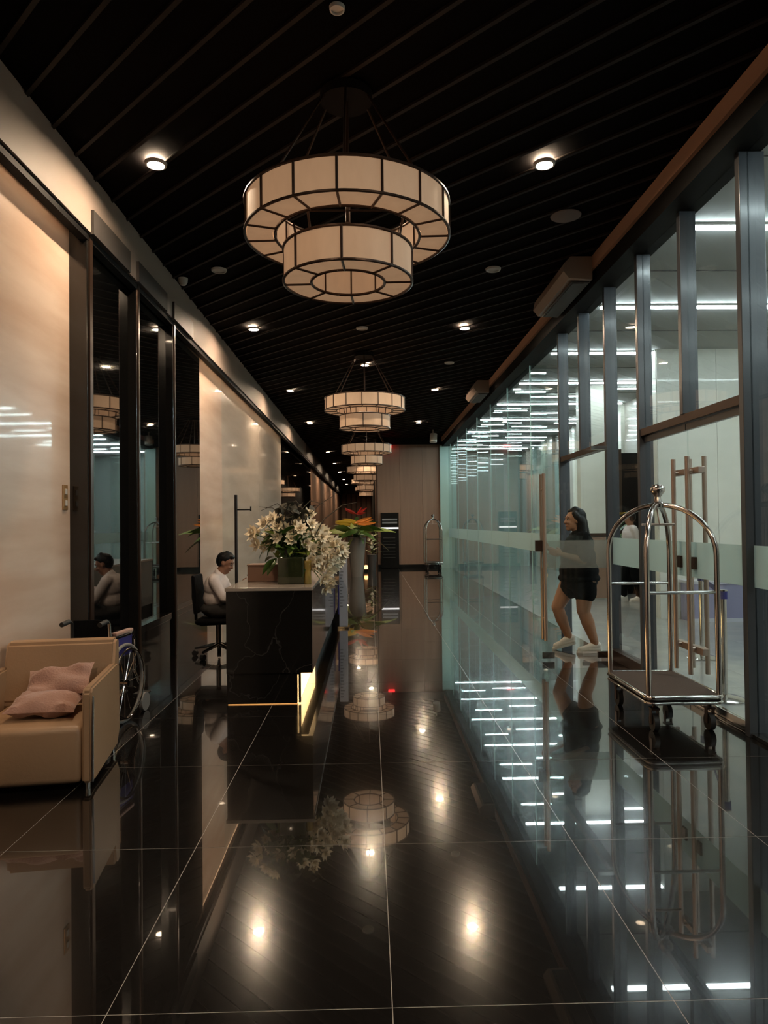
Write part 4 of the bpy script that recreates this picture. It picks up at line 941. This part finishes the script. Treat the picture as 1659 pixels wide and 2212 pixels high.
# office chair
oc = thing('office_chair', 'black office chair with chrome star base under the seated man', 'chair', (-1.75, MY, 0))
softbox(-0.22, 0.24, -0.23, 0.23, 0.385, 0.448, 0.03, 'seat', M_BLACKC, oc)
b = MB().prism([(-0.235, 0.50), (-0.21, 0.50), (-0.205, 0.70), (-0.225, 0.93), (-0.26, 0.94), (-0.255, 0.70)], 'y', -0.20, 0.20)
bmesh.ops.bevel(b.bm, geom=list(b.bm.edges), offset=0.008, segments=2, affect='EDGES'); b.build('backrest', M_BLACKC, oc, True)
MB().tube([(0, 0, 0.37), (-0.20, 0, 0.36), (-0.255, 0, 0.42), (-0.262, 0, 0.72)], 0.018, n=8).build('back_bracket', M_BLACKG, oc, True)
MB().cyl((0, 0, 0.10), (0, 0, 0.385), 0.028, n=16).build('gas_lift', M_CHROME, oc, True)
for k in range(5):
    a = 2 * PI * k / 5 + 0.5; c, s = math.cos(a), math.sin(a)
    MB().tube([(0.02 * c, 0.02 * s, 0.135), (0.28 * c, 0.28 * s, 0.085)], [0.024, 0.014], n=10).build('base_arm', M_CHROME, oc, True)
    MB().cyl((0.28 * c - 0.022 * s, 0.28 * s + 0.022 * c, 0.032), (0.28 * c + 0.022 * s, 0.28 * s - 0.022 * c, 0.032), 0.032, n=16).build('caster', M_RUBBER, oc, True)
# --- man outside in the lobby (white shirt, dark trousers) walking away to the left
gm = thing('person', 'distant person in white shirt and dark trousers walking in the lobby', 'person')
GX, GY = 4.83, 12.9
B = []
P = head(B, (GX, GY, 1.56), (-0.8, 0.6), 1.0, 0.1)
B += [('c', (GX + .01, GY, 1.48), (GX + .02, GY, 1.38), 0.055, 0.062), ('e', (GX + .02, GY, 1.22), (0.13, 0.16, 0.20)), ('e', (GX + .02, GY, 1.0), (0.14, 0.15, 0.16)), ('c', (GX + .02, GY - .15, 1.35), (GX + .02, GY + .15, 1.35), 0.055, 0.055)]
for s, lx in ((-1, 0.10), (1, -0.12)):
    B += [('c', (GX + .02, GY + s * .19, 1.34), (GX + .05 + lx * .4, GY + s * .22, 1.08), 0.048, 0.038), ('c', (GX + .05 + lx * .4, GY + s * .22, 1.08), (GX + lx, GY + s * .21, 0.86), 0.037, 0.026)]
    hand(B, (GX + lx, GY + s * .21, 0.86), (0, 0, -1), (-1, 0, 0), 0.3, 1.0, s)
    B += [('c', (GX + .02, GY + s * .09, 0.88), (GX + lx * .5, GY + s * .09, 0.48), 0.085, 0.058), ('c', (GX + lx * .5, GY + s * .09, 0.48), (GX + lx + .03, GY + s * .09, 0.09), 0.055, 0.036)]
blob('body', B, M_SKIN2, 0.010, gm)
face_bits(P, gm)
blob('hair', [('e', P(-0.024, 0, 0.040), (0.098, 0.086, 0.088)), ('e', P(-0.050, 0, 0.0), (0.068, 0.082, 0.085))], M_HAIR, 0.010, gm)
S = [('e', (GX + .02, GY, 1.22), (0.16, 0.19, 0.21)), ('e', (GX + .02, GY, 1.02), (0.165, 0.185, 0.16)), ('c', (GX + .02, GY - .15, 1.35), (GX + .02, GY + .15, 1.35), 0.072, 0.072)]
for s, lx in ((-1, 0.10), (1, -0.12)): S.append(('c', (GX + .02, GY + s * .19, 1.34), (GX + .05 + lx * .4, GY + s * .22, 1.12), 0.064, 0.058))
blob('shirt', S, M_WHITEC, 0.012, gm)
T = [('e', (GX + .02, GY, 0.90), (0.155, 0.17, 0.10))]
for s, lx in ((-1, 0.10), (1, -0.12)): T += [('c', (GX + .02, GY + s * .09, 0.88), (GX + lx * .5, GY + s * .09, 0.48), 0.098, 0.072), ('c', (GX + lx * .5, GY + s * .09, 0.48), (GX + lx + .03, GY + s * .09, 0.12), 0.070, 0.055)]
blob('trousers', T, M_BLACKC, 0.012, gm)
for s, lx in ((-1, 0.10), (1, -0.12)): shoe(gm, (GX + lx - 0.16, GY + s * .09), (GX + lx + 0.10, GY + s * .09), 0.0, 0.0)
# flowers behind him
pt = thing('lobby_planter', 'lobby planter with yellow and red flowers behind the distant person', 'planter', (4.98, 13.9, 0))
MB().lathe([(0.001, 0), (0.15, 0), (0.22, 0.9), (0.001, 0.88)], n=24).build('pot', M_GREYP, pt, True)
for k in range(12):
    o = link('leaf', lg2, pt, loc=(0, 0, 0.95 + .04 * k)); o.rotation_euler = (0, -0.8, k * 2.4); o.scale = (.5, .5, .5)
for k in range(5):
    o = link('flower', br_y, pt, loc=(0, -.05, 1.62)); o.rotation_euler = (0, -.2, k * 1.25); o.scale = (.35, .6, .5)
for k in range(5):
    o = link('flower', br_r, pt, loc=(-.1, -.05, 1.93)); o.rotation_euler = (0, -.2, k * 1.25); o.scale = (.3, .5, .5)
